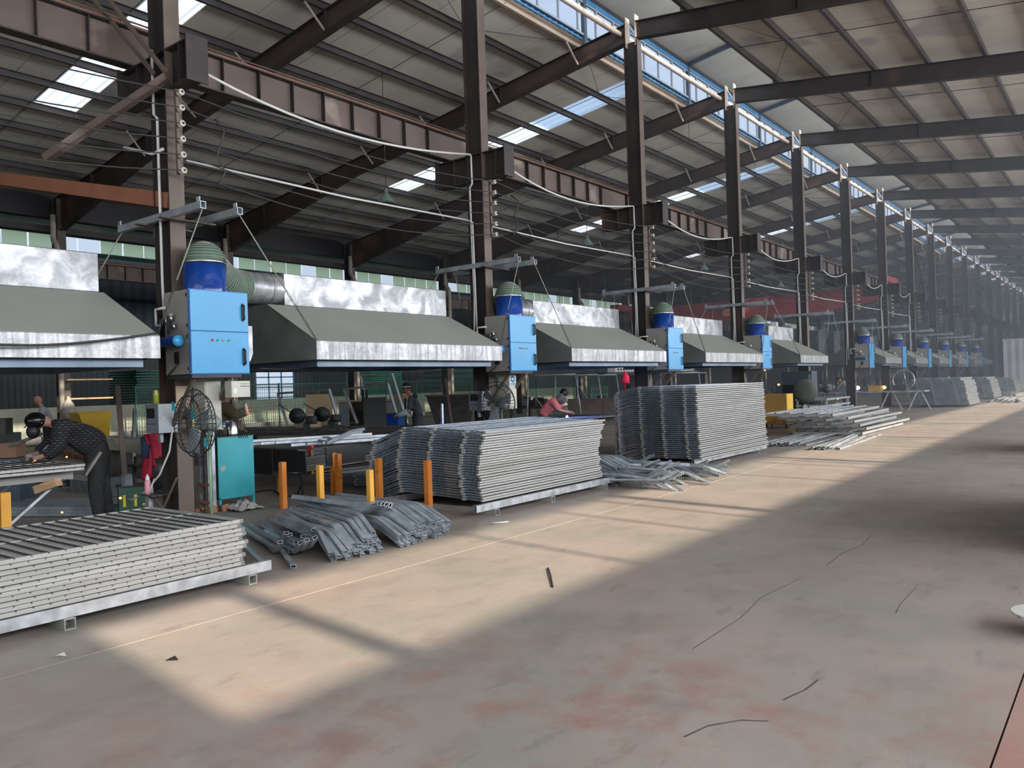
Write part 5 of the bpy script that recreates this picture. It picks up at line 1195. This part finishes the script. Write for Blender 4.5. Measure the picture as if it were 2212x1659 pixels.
part('bin_body', G().add([(-.35,-.15,1.24),(.3,-.15,1.24),(.3,.72,1.2),(-.35,.72,1.2),(-.2,.08,.5),(.3,.08,.5),(.3,.66,.5),(-.2,.66,.5)], [(0,1,5,4),(1,2,6,5),(2,3,7,6),(3,0,4,7),(4,7,6,5)]), M_binY, t); part('rim', G().box(-.37, -.18, 1.2, .33, .75, 1.24), M_binY, t)
for x in (-.15, .22):
    for y in (.12, .58): part('leg', G().box(x, y, 0, x+.05, y+.05, .5), M_wood, t)
solo('white_bag', G().lathe([(0, 0), (.16, .02), (.2, .2), (.16, .45), (.05, .62), (.04, .7), (0, .7)], (-26.15, 11.0, 1.0), 12), mat('dusty_white_cloth', (.42, .38, .33), (.5, .46, .4), 5, .9), 'dusty white bag tied to the drain pipe at the first back left column', 'bag')
for z, l in ((1.0+1.32, 'upper'), (1.72, 'lower')): solo('cross_stick', G().bar((-26.2, 11.0, z-.1), (-26.2, 12.4, z-.1), .05, .05), M_wood, l+' short stick nailed across the first back left column', 'stick')
# machines at the left edge
t = thing('drill_machine', 'dark oily drilling machine behind the left welding table', 'machine', (-13.6, 4.6, 0), .9)
part('base', G().box(-.5, -.4, 0, .5, .4, .75), mat('machine_blue_grey', (.06, .09, .13), (.1, .14, .18), 3, .5), t); part('column', G().tube([(0, 0, .75), (0, 0, 1.35)], .07, 12), M_galvD, t); part('head', G().box(-.35, -.15, 1.1, .25, .15, 1.35), M_dark, t); part('motor', G().lathe([(0, -.2), (.12, -.2), (.12, .15), (0, .15)], (-.35, 0, 1.35), 16, 'x'), M_black, t)
part('vice', G().box(.0, -.2, .76, .4, .2, .98), mat('brown_cast_iron', (.3, .16, .1), None, rough=.6), t); part('belt_cover', G().box(-.6, -.12, .9, -.35, .12, 1.2), M_galvD, t)
solo('feed_bar', G().rtube([wy(-30, 985, 4.6), wy(90, 937, 4.9)], .04, .04), M_galv, 'thin bright bar fed through the machine at the left edge', 'bar')
t = thing('machine_tool', 'green-grey machine with a red part at the far left edge', 'machine', (-17.5, 5.6, 0), .6); part('bed', G().box(-1.4, -.4, 0, .7, .4, 1.0), M_wallL, t); part('guard', G().box(-.2, -.3, 1.0, .5, .3, 1.28), M_galvD, t); part('red_valve', G().lathe([(0, -.08), (.1, -.08), (.1, .08), (0, .08)], (.1, 0, 1.38), 12, 'y'), M_orange, t)
# ---- zone between stack 2 and the yellow cabinet
for i, (x, y) in enumerate(((-19.2, 27.5), (-19.2, 33.4))):
    c = dup(hoodS, (x, y, 0), rz=0); tag(c, f'grey fume hood with a white banner in the far second row, {["nearer","farther"][i]} of two', group='second row hoods')
    [part('hanger_rod', G().tube([(xx, yy, 2.27), (xx, yy, 8.6)], .012, 4), M_dark, c) for xx in (.95, -1.5) for yy in (2.7, 5.4)]; b_ = part('banner', G().box(1.01, 3.2, 2.05, 1.02, 5.2, 2.25), M_white, c, 'white banner strip'); 
    for j in range(7): part('marking', G().box(1.02, 3.4+j*.24, 2.1, 1.024, 3.55+j*.24, 2.2), M_dark, c)
for i in range(5):
    x, y = -15.5-1.1*(i % 3), 22+3.2*i
    t = thing('pipe_trestle', f'thin tube trestle in the hazy middle ground, {ORD[i]} from the left', 'trestle', (x, y, 0), .6, 'tube trestles'); 
    part('top_tube', G().tube([(-.8, 0, 1.9), (.8, 0, 1.9)], .03, 6), M_galvD, t); part('leg', G().tube([(-.8, 0, 1.9), (-.9, 0, 0)], .03, 6), M_galvD, t); part('leg', G().tube([(.8, 0, 1.9), (1.0, 0, 0)], .03, 6), M_galvD, t); part('brace', G().tube([(-.8, 0, 1.5), (.2, 0, 0)], .02, 6), M_galvD, t)
for i in range(6):
    x, y = -17.5+1.4*i*.6, 24+4.3*i
    t = thing('work_table', f'cluttered work table in the hazy middle ground, {ORD[i]} from the left', 'table', (x, y, 0), .2*i, 'cluttered tables'); part('top', G().box(-1, -.7, .72, 1, .7, .78), M_dark, t)
    for a_ in (-.9, .9):
        for b_ in (-.6, .6): part('leg', G().box(a_-.04, b_-.04, 0, a_+.04, b_+.04, .72), M_steelL, t)
    g = G()
    for j in range(10): g.cbox((RN.uniform(-.8, .8), RN.uniform(-.5, .5), .78+RN.uniform(.04, .2)), (RN.uniform(.1, .4), RN.uniform(.1, .4), RN.uniform(.08, .4)))
    part('clutter', g, RN.choice((M_dark, M_gbox, M_steelL)), t, kind='stuff')
t = thing('brown_cupboard', 'low brown steel cupboard in the middle ground behind the red-shirted welder', 'cupboard', (-15.8, 25.5, 0), .6); part('body', G().box(-1.2, 0, .0, 1.4, .6, 1.0), M_steelL, t); part('door_seam', G().box(.1, -.01, .05, .12, 0, .95), M_black, t)
t = thing('navy_cupboard', 'small navy cupboard on the far wall side of the middle ground', 'cupboard', (-20.6, 37.5, 0), .6); part('body', G().box(-.6, 0, .0, .6, .5, 1.9), M_navy, t)
solo('red_flag', G().tube([(0, 0, -1.56), (0, 0, -.02), (0, 0, 0), (.02, .02, .12), (.0, .0, .24)], [.015, .015, .10, .07, .01], 8), mat('bright_red_cloth', (.75, .02, .08), None, rough=.8), 'bright red cloth bag hanging at the left top of the tallest stack', 'bag', loc=tuple(wy(1350, 826, 14.6)))
solo('red_crate', G().cbox((0, 0, .2), (.5, .5, .4)), M_orange, 'red-brown crate between the middle and tallest stacks', 'crate', loc=(-8.3, 12.6, 0))
t = thing('rag_post', 'orange post topped with a white rag between the two tall stacks', 'post', (-7.85, 12.3, 0)); part('post', G().box(-.03, -.03, 0, .03, .03, .75), M_orangeP, t); part('rag', G().lathe([(0, 0), (.05, .02), (.06, .1), (.03, .2), (0, .22)], (0, 0, .7), 9), M_white, t)
for i, (px, py) in enumerate(((1335, 860), (1870, 850))):
    pass
# yellow cabinet, covered fan, stands
t = thing('yellow_cabinet', 'rust-flecked ochre steel cabinet right of the tallest panel stack', 'cabinet', (-8.47, 24.5, 0))
M_och = mat('ochre_paint', (.50, .27, .05), (.58, .33, .07), 2, .5, c3=(.2, .1, .04), t3=.68, sc3=9)
part('body', G().box(-.72, 0, .12, 0, .6, 1.06), M_och, t); part('side_face', G().box(0, .02, .13, .012, .58, 1.05), M_binY, t)  # side face in a brighter yellow than the body
for x in (-.68, -.06):
    for y in (.03, .52): part('leg', G().box(x, y, 0, x+.04, y+.04, .12), M_black, t)
p = wy(1740, 845, 23.5)
t = thing('covered_fan', 'big floor fan wrapped in grey cloth beside the fifth middle column', 'fan', (p.x, p.y, 0))
part('cover', G().lathe([(0, -.2), (.2, -.19), (.33, -.12), (.36, 0), (.33, .08), (.22, .16), (.1, .2), (0, .2)], (0, 0, p.z), 20, 'y'), mat('grey_green_cloth', (.07, .075, .06), (.11, .115, .1), 3, .9), t); part('pole', G().tube([(0, .05, 0), (0, .05, p.z-.3)], .03, 8), M_dark, t); part('base', G().lathe([(0, 0), (.3, 0), (.3, .03), (0, .05)], (0, .05, 0), 20), M_dark, t)
part('spot_lamp', G().lathe([(0, -.1), (.11, -.12), (.09, 0), (0, .02)], (.05, -.1, p.z-.45), 16, 'y'), M_dark, t)
part('lamp_glass', G().lathe([(0, -.135), (.07, -.13)], (.05, -.1, p.z-.45), 16, 'y'), M_pvc, t)
for i, (px, w_, h, l) in enumerate(((1700, .8, 1.3, 'short dark steel box behind the ochre cabinet'), (1722, 1.0, 1.75, 'tall dark steel box behind the ochre cabinet'))):
    q = wy(px, 850, 27.5); t = thing('dark_box', l, 'box', (q.x, q.y, 0)); part('body', G().box(-w_/2, 0, 0, w_/2, .6, h), M_navy, t); part('edge_strip', G().box(w_/2-.1, -.02, .1, w_/2-.03, 0, h-.1), M_gbox, t)
q = wy(1835, 848, 31); t = thing('stand_lamp', 'slim stand with a round head left of the sixth column', 'stand', (wy(1786, 848, 31).x, 31, 0)); part('pole', G().tube([(0, 0, 0), (0, 0, 1.0)], .03, 6), M_dark, t); part('head', G().lathe([(0, -.1), (.13, -.08), (.13, .08), (0, .1)], (0, 0, 1.05), 14, 'y'), M_dark, t); part('foot', G().lathe([(0, 0), (.2, 0), (.2, .02), (0, .03)], n=14), M_dark, t)
t = thing('tube_rack', 'low tube rack beside the ochre cabinet', 'rack', (-8.6, 27.2, 0))
for z in (.35, .6, .8): part('shelf_tube', G().box(-.1, -1.2, z, .9, 1.4, z+.05), M_galvD, t)
for y in (-1.1, 1.3): part('leg', G().box(.8, y, 0, .86, y+.06, .8), M_galvD, t); part('leg', G().box(-.1, y, 0, -.04, y+.06, .8), M_galvD, t)
# trestle table near the far stacks
t = thing('trestle_table', 'light tube trestle table with angled legs before the far stacks', 'table', (-7.6, 36.6, 0)); part('top', G().box(-3.4, -.5, .78, .8, .5, .84), M_galvD, t)
for x in (-.6, .5, -2.6):
    for s in (-1, 1): part('leg', G().bar((x, .4*s, .78), (x+.35*s, .45*s, 0), .05, .05), M_galv, t)
for i, (x, z) in enumerate(((-1.2, .84), (-.2, .84), (-2.4, .84))): solo('toolbox', G().cbox((0, 0, .12), (.5, .4, .24)), [M_och, M_dark, M_gbox][i], ['ochre', 'dark', 'grey'][i]+' box on the trestle table before the far stacks', 'box', loc=(-7.6+x, 36.6, z))
t = thing('hose_ring', 'large thin ring hanging over the trestle table', 'hoop', (wy(1952, 828, 36.6).x, 36.6, 1.285)); part('ring', G().tube([(.42*math.cos(a_), 0, .42*math.sin(a_)) for a_ in [j*PI/16 for j in range(33)]], .025, 6, cap=False), M_galv, t); part('spoke', G().tube([(0, 0, .42), (.1, 0, -.2)], .02, 5), M_galv, t)
# far corrugated partition
M_part = mat('pale_corrugated_partition', (.38, .41, .45), (.48, .51, .55), 1, .5)
t = thing('corrugated_partition', 'pale corrugated partition at the far right end of the stacks', 'partition', (-7.75, 70, 0)); part('front_sheet', corr(G(), 0, 0, 8, 0, 3.75, .5, .06, 'y'), M_part, t); part('side_sheet', corr(G(), 0, 0, 12, 0, 3.75, .5, .06, 'x'), M_part, t); part('cap_rail', G().box(-.05, -.05, 3.75, 8, .08, 3.87), M_part, t); part('seam_post', G().box(1.5, -.05, 0, 1.62, 0, 3.75), M_gbox, t)
# pale opaque strips, forward of wall_left, and X bracing far down the left side
for i in range(12):
    y = 66 + 5.2*i; part('pale_strip', corr(G(), -24.8, y, y+2.4, 3.1, 6.2, .4, .05), mat('pale_far_sheet', (.5, .53, .56), None, rough=.5) if i == 0 else bpy.data.materials['pale_far_sheet'], wl)
for i in range(2):
    a = Vector((-9.42, FY(8), [9.6, 4.2][i])); b = Vector((-9.42, FY(9), [4.2, 9.6][i])); solo('cross_brace', G().bar(a, b, .09, .09), M_steel, ['falling', 'rising'][i]+' arm of the X brace between the eighth and ninth middle columns', 'brace', 'X brace')
# trolley at the right edge
M_tro = mat('chipped_white_red_paint', (.52, .53, .49), (.60, .6, .56), 3, .5, c3=(.5, .2, .16), t3=.62, sc3=14)
t = thing('castor_trolley', 'pale round-nosed trolley base on castors at the right edge', 'trolley', (-.62, 5.72, 0), .1)
poly = [(-.02+.20-.20*math.cos(a_), .20*math.sin(a_)) for a_ in [(-90+i*15)*PI/180 for i in range(13)]] + [(1.2, .2), (1.2, -.2)]
part('nose_plate', G().prism([(x, y) for x, y in poly], 'z', .105, .125), M_tro, t); part('frame', G().box(.14, -.17, .06, 1.2, -.14, .105).box(.14, .14, .06, 1.2, .17, .105), M_tro, t, 'reddish frame rail')
for x in (.14, 1.0):
    c_ = part('castor_fork', G().box(x-.02, -.15, .03, x+.03, -.1, .07), M_tro, t); part('wheel', G().lathe([(0, -.015), (.03, -.015), (.03, .015), (0, .015)], (x, -.125, .03), 14, 'y'), M_dark, c_)
t = thing('shade_blocks', 'unseen shade blocks added outside the right edge of the picture', 'shade block', (0, 0, 0))
part('crate', G().box(-.5, 8.0, 0, 1.8, 11.6, 1.35), M_cab, t); part('crate', G().box(-1.25, 17.8, 0, 1.2, 20.0, .95), M_cab, t)  # two boxes added out of view to shade the floor beside them
# litter on the floor
solo('thin_rod', G().tube([(-4.05, 5.6, .006), (-3.9, 5.42, .012), (-3.64, 5.09, .006)], .007, 5), M_black, 'single thin dark rod lying on the open sunlit floor', 'rod')
solo('pale_rod', G().tube([wz(1063, 1130, .01), wz(1098, 1127, .01)], .008, 5), M_pvc, 'short pale stick on the floor before the middle stack', 'stick')
for i, (px, py, l) in enumerate(((803, 1191, 'white scrap of paper by the near tube pile'), (115, 1420, 'small pale scrap on the shaded floor at lower left'), (356, 1428, 'dark chip on the sunlit floor near the lower left corner of light'))):
    g = G(); g.add([(0,0,.004),(.05,.01,.02),(.07,.05,.006),(.01,.06,.018)], [(0,1,2,3)]); solo('paper_scrap', g, M_white if i < 2 else M_black, l, 'scrap', loc=tuple(wz(px, py)))
# ================================================================ PEOPLE
M_skin = mat('skin', (.42, .22, .15), (.48, .26, .18), 6, .55)
M_hair = mat('black_hair', (.008, .008, .009), None, rough=.5)
M_knit = bpy.data.materials.new('grey_checked_knit'); M_knit.use_nodes = True; _N = M_knit.node_tree.nodes; _b = _N['Principled BSDF']; _b.inputs['Roughness'].default_value = .9
_tc = _N.new('ShaderNodeTexCoord'); _w = _N.new('ShaderNodeTexBrick'); _w.inputs['Scale'].default_value = 8; _mp = _N.new('ShaderNodeMapping'); _mp.inputs['Rotation'].default_value = (0, PI/2, PI/2); _w.inputs['Color1'].default_value = (.10, .105, .12, 1); _w.inputs['Color2'].default_value = (.035, .037, .045, 1); _w.inputs['Mortar'].default_value = (.012, .012, .014, 1); _w.inputs['Mortar Size'].default_value = .09
M_knit.node_tree.links.new(_tc.outputs['Object'], _mp.inputs[0]); M_knit.node_tree.links.new(_mp.outputs[0], _w.inputs[0]); M_knit.node_tree.links.new(_w.outputs[0], _b.inputs[0])
M_jean = mat('black_jeans', (.018, .02, .022), (.035, .037, .038), 9, .9)
def skin_mesh(name, V, E, m, parent, root=0, sub=2, smooth=True):
    """V: dict name -> (x,y,z,rx,ry)"""
    keys = list(V); idx = {k: i for i, k in enumerate(keys)}
    me = bpy.data.meshes.new(name); me.from_pydata([V[k][:3] for k in keys], [(idx[a], idx[b]) for a, b in E], [])
    o = bpy.data.objects.new(name, me); COL.objects.link(o); o.parent = parent; me.materials.append(m)
    md = o.modifiers.new('skin', 'SKIN'); md.use_smooth_shade = True
    for i, k in enumerate(keys):
        sv = me.skin_vertices[0].data[i]; r = V[k][3]; r2 = V[k][4] if len(V[k]) > 4 else r
        sv.radius = (r, r2); sv.use_root = (k == (root if isinstance(root, str) else keys[0]))
    sb = o.modifiers.new('subsurf', 'SUBSURF'); sb.levels = sub; sb.render_levels = sub
    return o
def ell(c, r, n=16, rot=None):
    g = G(); pr = [(math.sin(PI*i/n), -math.cos(PI*i/n)) for i in range(n+1)]; pr[0] = (0, -1); pr[-1] = (0, 1)
    g.lathe([(max(a, 1e-4), b) for a, b in pr], n=n+4)
    M_ = Matrix.Diagonal((*r, 1)); 
    if rot: M_ = rot.to_4x4() @ M_
    g.v = [tuple(Vector(c) + (M_ @ Vector(v))) for v in g.v]; return g
def person(label, loc, rz, J, clothes, hair=True, head_tilt=0., hat=None, feet=True):
    """J: joints in local space, +Y forward, X lateral"""
    t = thing('person', label, 'person', loc, rz)
    V = {k: v for k, v in J.items() if k != 'face'}
    E = [('pelvis', 'waist'), ('waist', 'chest'), ('chest', 'neck'), ('neck', 'head0'), ('head0', 'head1')]
    for s in 'LR':
        E += [('chest', 'sh'+s), ('sh'+s, 'el'+s), ('el'+s, 'wr'+s), ('wr'+s, 'palm'+s), ('pelvis', 'hip'+s), ('hip'+s, 'kn'+s), ('kn'+s, 'an'+s), ('an'+s, 'toe'+s)]
    covered = {k for c in clothes for k in c[1]} - {'neck', 'wrL', 'wrR'}
    VB = {k: ((*v[:3], *[r_*(.62 if k in ('pelvis', 'waist', 'chest', 'hipL', 'hipR') else .8) for r_ in v[3:]]) if k in covered else v) for k, v in V.items()}
    body = skin_mesh('body', VB, E, M_skin, t, 'pelvis')
    # fingers: five short chains rooted in the palm
    for s in 'LR':
        p = Vector(J['palm'+s][:3]); w_ = Vector(J['wr'+s][:3]); d = (p-w_).normalized(); x = d.cross(Vector((0, 0, 1))); x = (x if x.length > .1 else Vector((1, 0, 0))).normalized(); dn = x.cross(d)
        if dn.z > 0: dn = -dn
        for i in range(4):
            L = (.065, .075, .07, .055)[i]; b = p + x*(-.03+.02*i)
            m1 = b + d*L*.55 + dn*.012; m2 = m1 + d*L*.35 + dn*.03
            skin_mesh('finger', {'a': (*(b-d*.02), .010), 'b': (*m1, .009), 'c': (*m2, .008)}, [('a', 'b'), ('b', 'c')], M_skin, t, sub=1)
        b = p - d*.035 - x*.03; m1 = b - x*.03 + d*.03; skin_mesh('thumb', {'a': (*b, .012), 'b': (*m1, .011), 'c': (*(m1+d*.03+dn*.01), .009)}, [('a', 'b'), ('b', 'c')], M_skin, t, sub=1)
    h = (Vector(J['head0'][:3]) + Vector(J['head1'][:3]))/2; up = (Vector(J['head1'][:3]) - Vector(J['neck'][:3])).normalized(); lat = Vector((1, 0, 0)); fwd = up.cross(lat).normalized() * 1.0
    if fwd.y < 0 and abs(up.z) > .5: fwd = -fwd
    if 'face' in J: fwd = Vector(J['face']).normalized()
    lat = fwd.cross(up).normalized(); R_ = Matrix((lat, fwd, up)).transposed()
    part('face', ell(h, (.075, .095, .112), rot=R_), M_skin, t)
    part('nose', ell(h + fwd*.098 - up*.01, (.012, .018, .02), 8, R_), M_skin, t)
    part('mouth', ell(h + fwd*.088 - up*.05, (.022, .006, .006), 8, R_), mat('lips', (.3, .1, .08), None) if 'lips' not in bpy.data.materials else bpy.data.materials['lips'], t)
    for s in (-1, 1):
        part('ear', ell(h + lat*s*.077 - up*.01, (.012, .022, .032), 8, R_), M_skin, t); part('eye', ell(h + lat*s*.03 + fwd*.088 + up*.012, (.012, .006, .006), 8, R_), M_hair, t)
    if hair: part('hair', ell(h + up*.03 - fwd*.02, (.088, .105, .10), rot=R_), M_hair, t)
    for nm, keys, edges, dr, m, hide in clothes:
        VV = {}
        for k in keys:
            v = J[k]; r = v[3]+dr; VV[k] = (v[0], v[1], v[2], r, (v[4] if len(v) > 4 else v[3])+dr)
        skin_mesh(nm, VV, edges, m, t, keys[0])
    if feet:
        for s in 'LR':
            a, b = Vector(J['an'+s][:3]), Vector(J['toe'+s][:3]); d = Vector((b.x-a.x, b.y-a.y, 0)); 
            g = ell(((a.x+b.x)/2, (a.y+b.y)/2, .05), (.05, max(.13, d.length*.5+.05), .05), 10); part('shoe', g, M_black, t)
    return t, h, R_
SH = ('shirt', ['pelvis', 'waist', 'chest', 'neck', 'shL', 'shR', 'elL', 'elR'], [('pelvis', 'waist'), ('waist', 'chest'), ('chest', 'neck'), ('chest', 'shL'), ('chest', 'shR'), ('shL', 'elL'), ('shR', 'elR')])
def shirt(m, long=True, dr=.02, name='shirt'):
    k = ['waist', 'chest', 'shL', 'shR', 'elL', 'elR']; e = [('waist', 'chest'), ('chest', 'shL'), ('chest', 'shR'), ('shL', 'elL'), ('shR', 'elR')]
    if long: k += ['wrL', 'wrR']; e += [('elL', 'wrL'), ('elR', 'wrR')]
    k = ['pelvis'] + k; e = [('pelvis', 'waist')] + e
    return (name, k, e, dr, m, 0)
def pants(m, dr=.018): return ('trousers', ['pelvis', 'waist', 'hipL', 'hipR', 'knL', 'knR', 'anL', 'anR'], [('waist', 'pelvis'), ('pelvis', 'hipL'), ('pelvis', 'hipR'), ('hipL', 'knL'), ('hipR', 'knR'), ('knL', 'anL'), ('knR', 'anR')], dr, m, 0)
# --- bending welder at the left table (faces the table, back to the right of the picture)
J1 = {'pelvis': (0, -.02, .93, .16, .15), 'waist': (0, .09, 1.08, .165, .16), 'chest': (0, .31, 1.25, .18, .17), 'neck': (0, .53, 1.33, .055), 'head0': (0, .60, 1.33, .06), 'head1': (0, .68, 1.32, .055), 'face': (0, .45, -.9),
      'shL': (-.17, .42, 1.27, .065), 'elL': (-.24, .45, 1.02, .05), 'wrL': (-.16, .60, .93, .035), 'palmL': (-.14, .67, .91, .03), 'shR': (.17, .42, 1.27, .065), 'elR': (.24, .5, 1.03, .05), 'wrR': (.13, .66, .94, .035), 'palmR': (.11, .73, .92, .03),
      'hipL': (-.10, .0, .86, .095), 'knL': (-.12, .06, .48, .065), 'anL': (-.12, .02, .09, .045), 'toeL': (-.12, .15, .04, .035), 'hipR': (.10, -.04, .86, .095), 'knR': (.12, -.06, .48, .065), 'anR': (.13, -.12, .09, .045), 'toeR': (.13, .02, .04, .035)}
f1 = Vector((-.30, -.95, 0)); rz1 = math.atan2(-f1.x, f1.y)
t, h, R_ = person('bending welder in a checked dark knit sweater and black cap at the left table', (-10.42, 4.72, 0), rz1, J1, [shirt(M_knit, dr=.05, name='sweater'), pants(M_jean, .03)], hair=False)
part('welding_cap', ell(h + Vector((0, .03, .03)), (.105, .12, .105)), mat('glossy_black_cap', (.006, .006, .007), None, rough=.22), t); part('face_shield', ell(h + Vector((0, .06, -.10)), (.085, .075, .09)), M_black, t)
for s, c in ((-1, (-.20, .53, .98)), (1, (.18, .58, .98))): part('sleeve_guard', ell(c, (.065, .09, .085)), mat('grey_sleeve_guard', (.12, .13, .14), (.3, .3, .31), 14, .9) if s < 0 else bpy.data.materials['grey_sleeve_guard'], t)
part('glove', ell((-.14, .67, .91), (.045, .06, .035)), M_cab, t); part('glove', ell((.11, .73, .92), (.045, .06, .035)), M_cab, t)
part('tool_pouch', G().bar((-.18, -.0, .93), (-.22, .18, .66), .09, .03), M_cab, t, 'grey pouch hanging at the hip')
solo('hand_torch', G().tube([tuple(wy(112, 975, 4.35)), tuple(wy(100, 985, 4.3)), tuple(wy(94, 995, 4.28))], .008, 6), M_chrome, 'thin welding torch held over the left mesh panel', 'torch')
# --- man in grey tee and blue sleeves
def standing(lean=.06, headf=.03, H=1.0):
    J = {'pelvis': (0, -.03, .95, .14, .11), 'waist': (0, -.02, 1.08, .135, .105), 'chest': (0, lean, 1.32, .155, .12), 'neck': (0, lean+.03, 1.47, .055), 'head0': (0, lean+.06+headf, 1.56, .06), 'head1': (0, lean+.08+headf, 1.66, .055),
      'shL': (-.18, lean, 1.38, .06), 'elL': (-.25, lean+.03, 1.10, .045), 'wrL': (-.2, lean+.26, 1.0, .033), 'palmL': (-.18, lean+.34, .99, .03), 'shR': (.18, lean, 1.38, .06), 'elR': (.25, lean+.03, 1.10, .045), 'wrR': (.18, lean+.26, 1.0, .033), 'palmR': (.16, lean+.34, .99, .03),
      'hipL': (-.10, 0, .88, .095), 'knL': (-.11, .02, .49, .06), 'anL': (-.12, -.02, .09, .045), 'toeL': (-.12, .12, .04, .035), 'hipR': (.10, 0, .88, .095), 'knR': (.11, .02, .49, .06), 'anR': (.12, -.02, .09, .045), 'toeR': (.12, .12, .04, .035)}
    return J
J3 = standing(.12, .05); J3['face'] = (0, .85, -.5)
t, h, R_ = person('man in a charcoal short-sleeved shirt with blue sleeve covers behind the middle stack', (-13.1, 13.15, 0), math.atan2(.78, -.62), J3, [shirt(mat('charcoal_jersey', (.05, .052, .06), (.065, .067, .075), 5, .9), long=False), pants(M_jean)])
for s in 'LR': part('sleeve_cover', G().tube([Vector(J3['el'+s][:3])+Vector((0, .05, -.02)), Vector(J3['wr'+s][:3]), Vector(J3['palm'+s][:3])], [.07, .058, .05], 12), mat('faded_blue_cloth', (.2, .27, .33), (.28, .35, .41), 9, .9) if s == 'L' else bpy.data.materials['faded_blue_cloth'], t)
part('hood', ell((0, J3['chest'][1]-.08, 1.42), (.11, .06, .07)), M_black, t); part('apron', G().box(-.13, .26, .7, .13, .28, 1.38), M_black, t); part('headband', G().tube([tuple(h + Vector((.09*math.cos(a), .105*math.sin(a), .03))) for a in [j*PI/10 for j in range(21)]], .012, 5), M_white, t, 'white headband')
# --- man in brown jacket behind the beige cabinets
J2 = standing(.05, .03); J2['elR'] = (.34, .15, 1.25, .05); J2['wrR'] = (.30, .38, 1.32, .035); J2['palmR'] = (.29, .46, 1.33, .03)
person('man in an olive brown jacket reaching right behind the nearest blue collector', (-12.15, 7.55, 0), math.atan2(-.35, .94), J2, [shirt(mat('olive_jacket', (.085, .065, .03), (.105, .08, .04), 5, .85), dr=.045, name='jacket'), pants(M_jean)])
# --- red-shirted welder
J4 = dict(J1); J4 = {k: v for k, v in J1.items()}
J4.update({'pelvis': (0, -.1, .80, .14, .12), 'waist': (0, .0, .95, .14, .11), 'chest': (0, .22, 1.17, .16, .13), 'neck': (0, .38, 1.28, .055), 'head0': (0, .44, 1.33, .06), 'head1': (0, .50, 1.36, .055), 'shL': (-.18, .26, 1.2, .062), 'elL': (-.25, .40, .98, .05), 'wrL': (-.12, .58, .92, .035), 'palmL': (-.1, .65, .91, .03), 'shR': (.18, .26, 1.2, .062), 'elR': (.25, .42, .98, .05), 'wrR': (.12, .6, .92, .035), 'palmR': (.1, .67, .91, .03),
           'hipL': (-.10, -.06, .74, .09), 'knL': (-.13, .22, .48, .065), 'anL': (-.13, .02, .09, .045), 'hipR': (.10, -.06, .74, .09), 'knR': (.13, .2, .48, .065), 'anR': (.13, .0, .09, .045)})
M_redS = mat('faded_red_shirt', (.50, .10, .08), (.6, .15, .11), 6, .85)
t, h, R_ = person('welder in a faded red shirt bending over sparks behind the middle stack', (wy(1176, 880, 15.5).x, 15.5, 0), math.atan2(-.92, .38), J4, [shirt(M_redS, long=False, dr=.03), pants(M_jean)])
part('dark_sleeve', ell((-.25, .42, .98), (.09, .11, .09)), mat('camouflage_cloth', (.05, .05, .045), (.14, .14, .12), 12, .9), t); part('neck_cloth', ell(h+Vector((0, -.05, -.12)), (.12, .13, .12)), bpy.data.materials['camouflage_cloth'], t)
# --- bald man far left
J5 = standing(.1, .03); t, h, R_ = person('bald man in a pale shirt at the back of the left side', (-21.4, 8.5, 0), math.atan2(.4, -.92), J5, [shirt(mat('pale_grey_shirt', (.36, .37, .40), None, rough=.9), dr=.03), pants(M_jean)], hair=False)
# --- crouching welder beside the violet arc and one more far worker
J6 = dict(J4); t, h, R_ = person('crouching welder in pale grey clothes beside the violet arc', (-10.6, 39.2, -.0), math.atan2(.9, .2), J6, [shirt(mat('pale_grey_overall', (.32, .31, .28), None, rough=.9), dr=.06), pants(M_jean)])
J7 = standing(.1, .03); person('dark far worker standing under the hazy hoods', (-10.8, 62.0, 0), 1.2, J7, [shirt(M_navy, dr=.03), pants(M_jean)])
# ================================================================ HAZE
t = thing('welding_haze', 'thin bluish welding haze filling the far hall', 'haze', (0, 0, 0))
M_hz = bpy.data.materials.new('welding_smoke'); M_hz.use_nodes = True; _N = M_hz.node_tree.nodes; _N.remove(_N['Principled BSDF']); _v = _N.new('ShaderNodeVolumeScatter'); _v.inputs['Color'].default_value = (.72, .86, 1, 1); _v.inputs['Density'].default_value = .0055; _v.inputs['Anisotropy'].default_value = .3
M_hz.node_tree.links.new(_v.outputs[0], _N['Material Output'].inputs['Volume'])
hz = part('haze_volume', G().box(-36.0, 20.0, .02, 8.3, 123.5, 9.9), M_hz, t); hz['kind'] = 'stuff'; t['kind'] = 'stuff'
SC.cycles.volume_bounces = 1; SC.cycles.max_bounces = 8; SC.cycles.transparent_max_bounces = 12; SC.cycles.diffuse_bounces = 4
SC.cycles.glossy_bounces = 3; SC.cycles.sample_clamp_indirect = 6
SC.cycles.caustics_reflective = False; SC.cycles.caustics_refractive = False
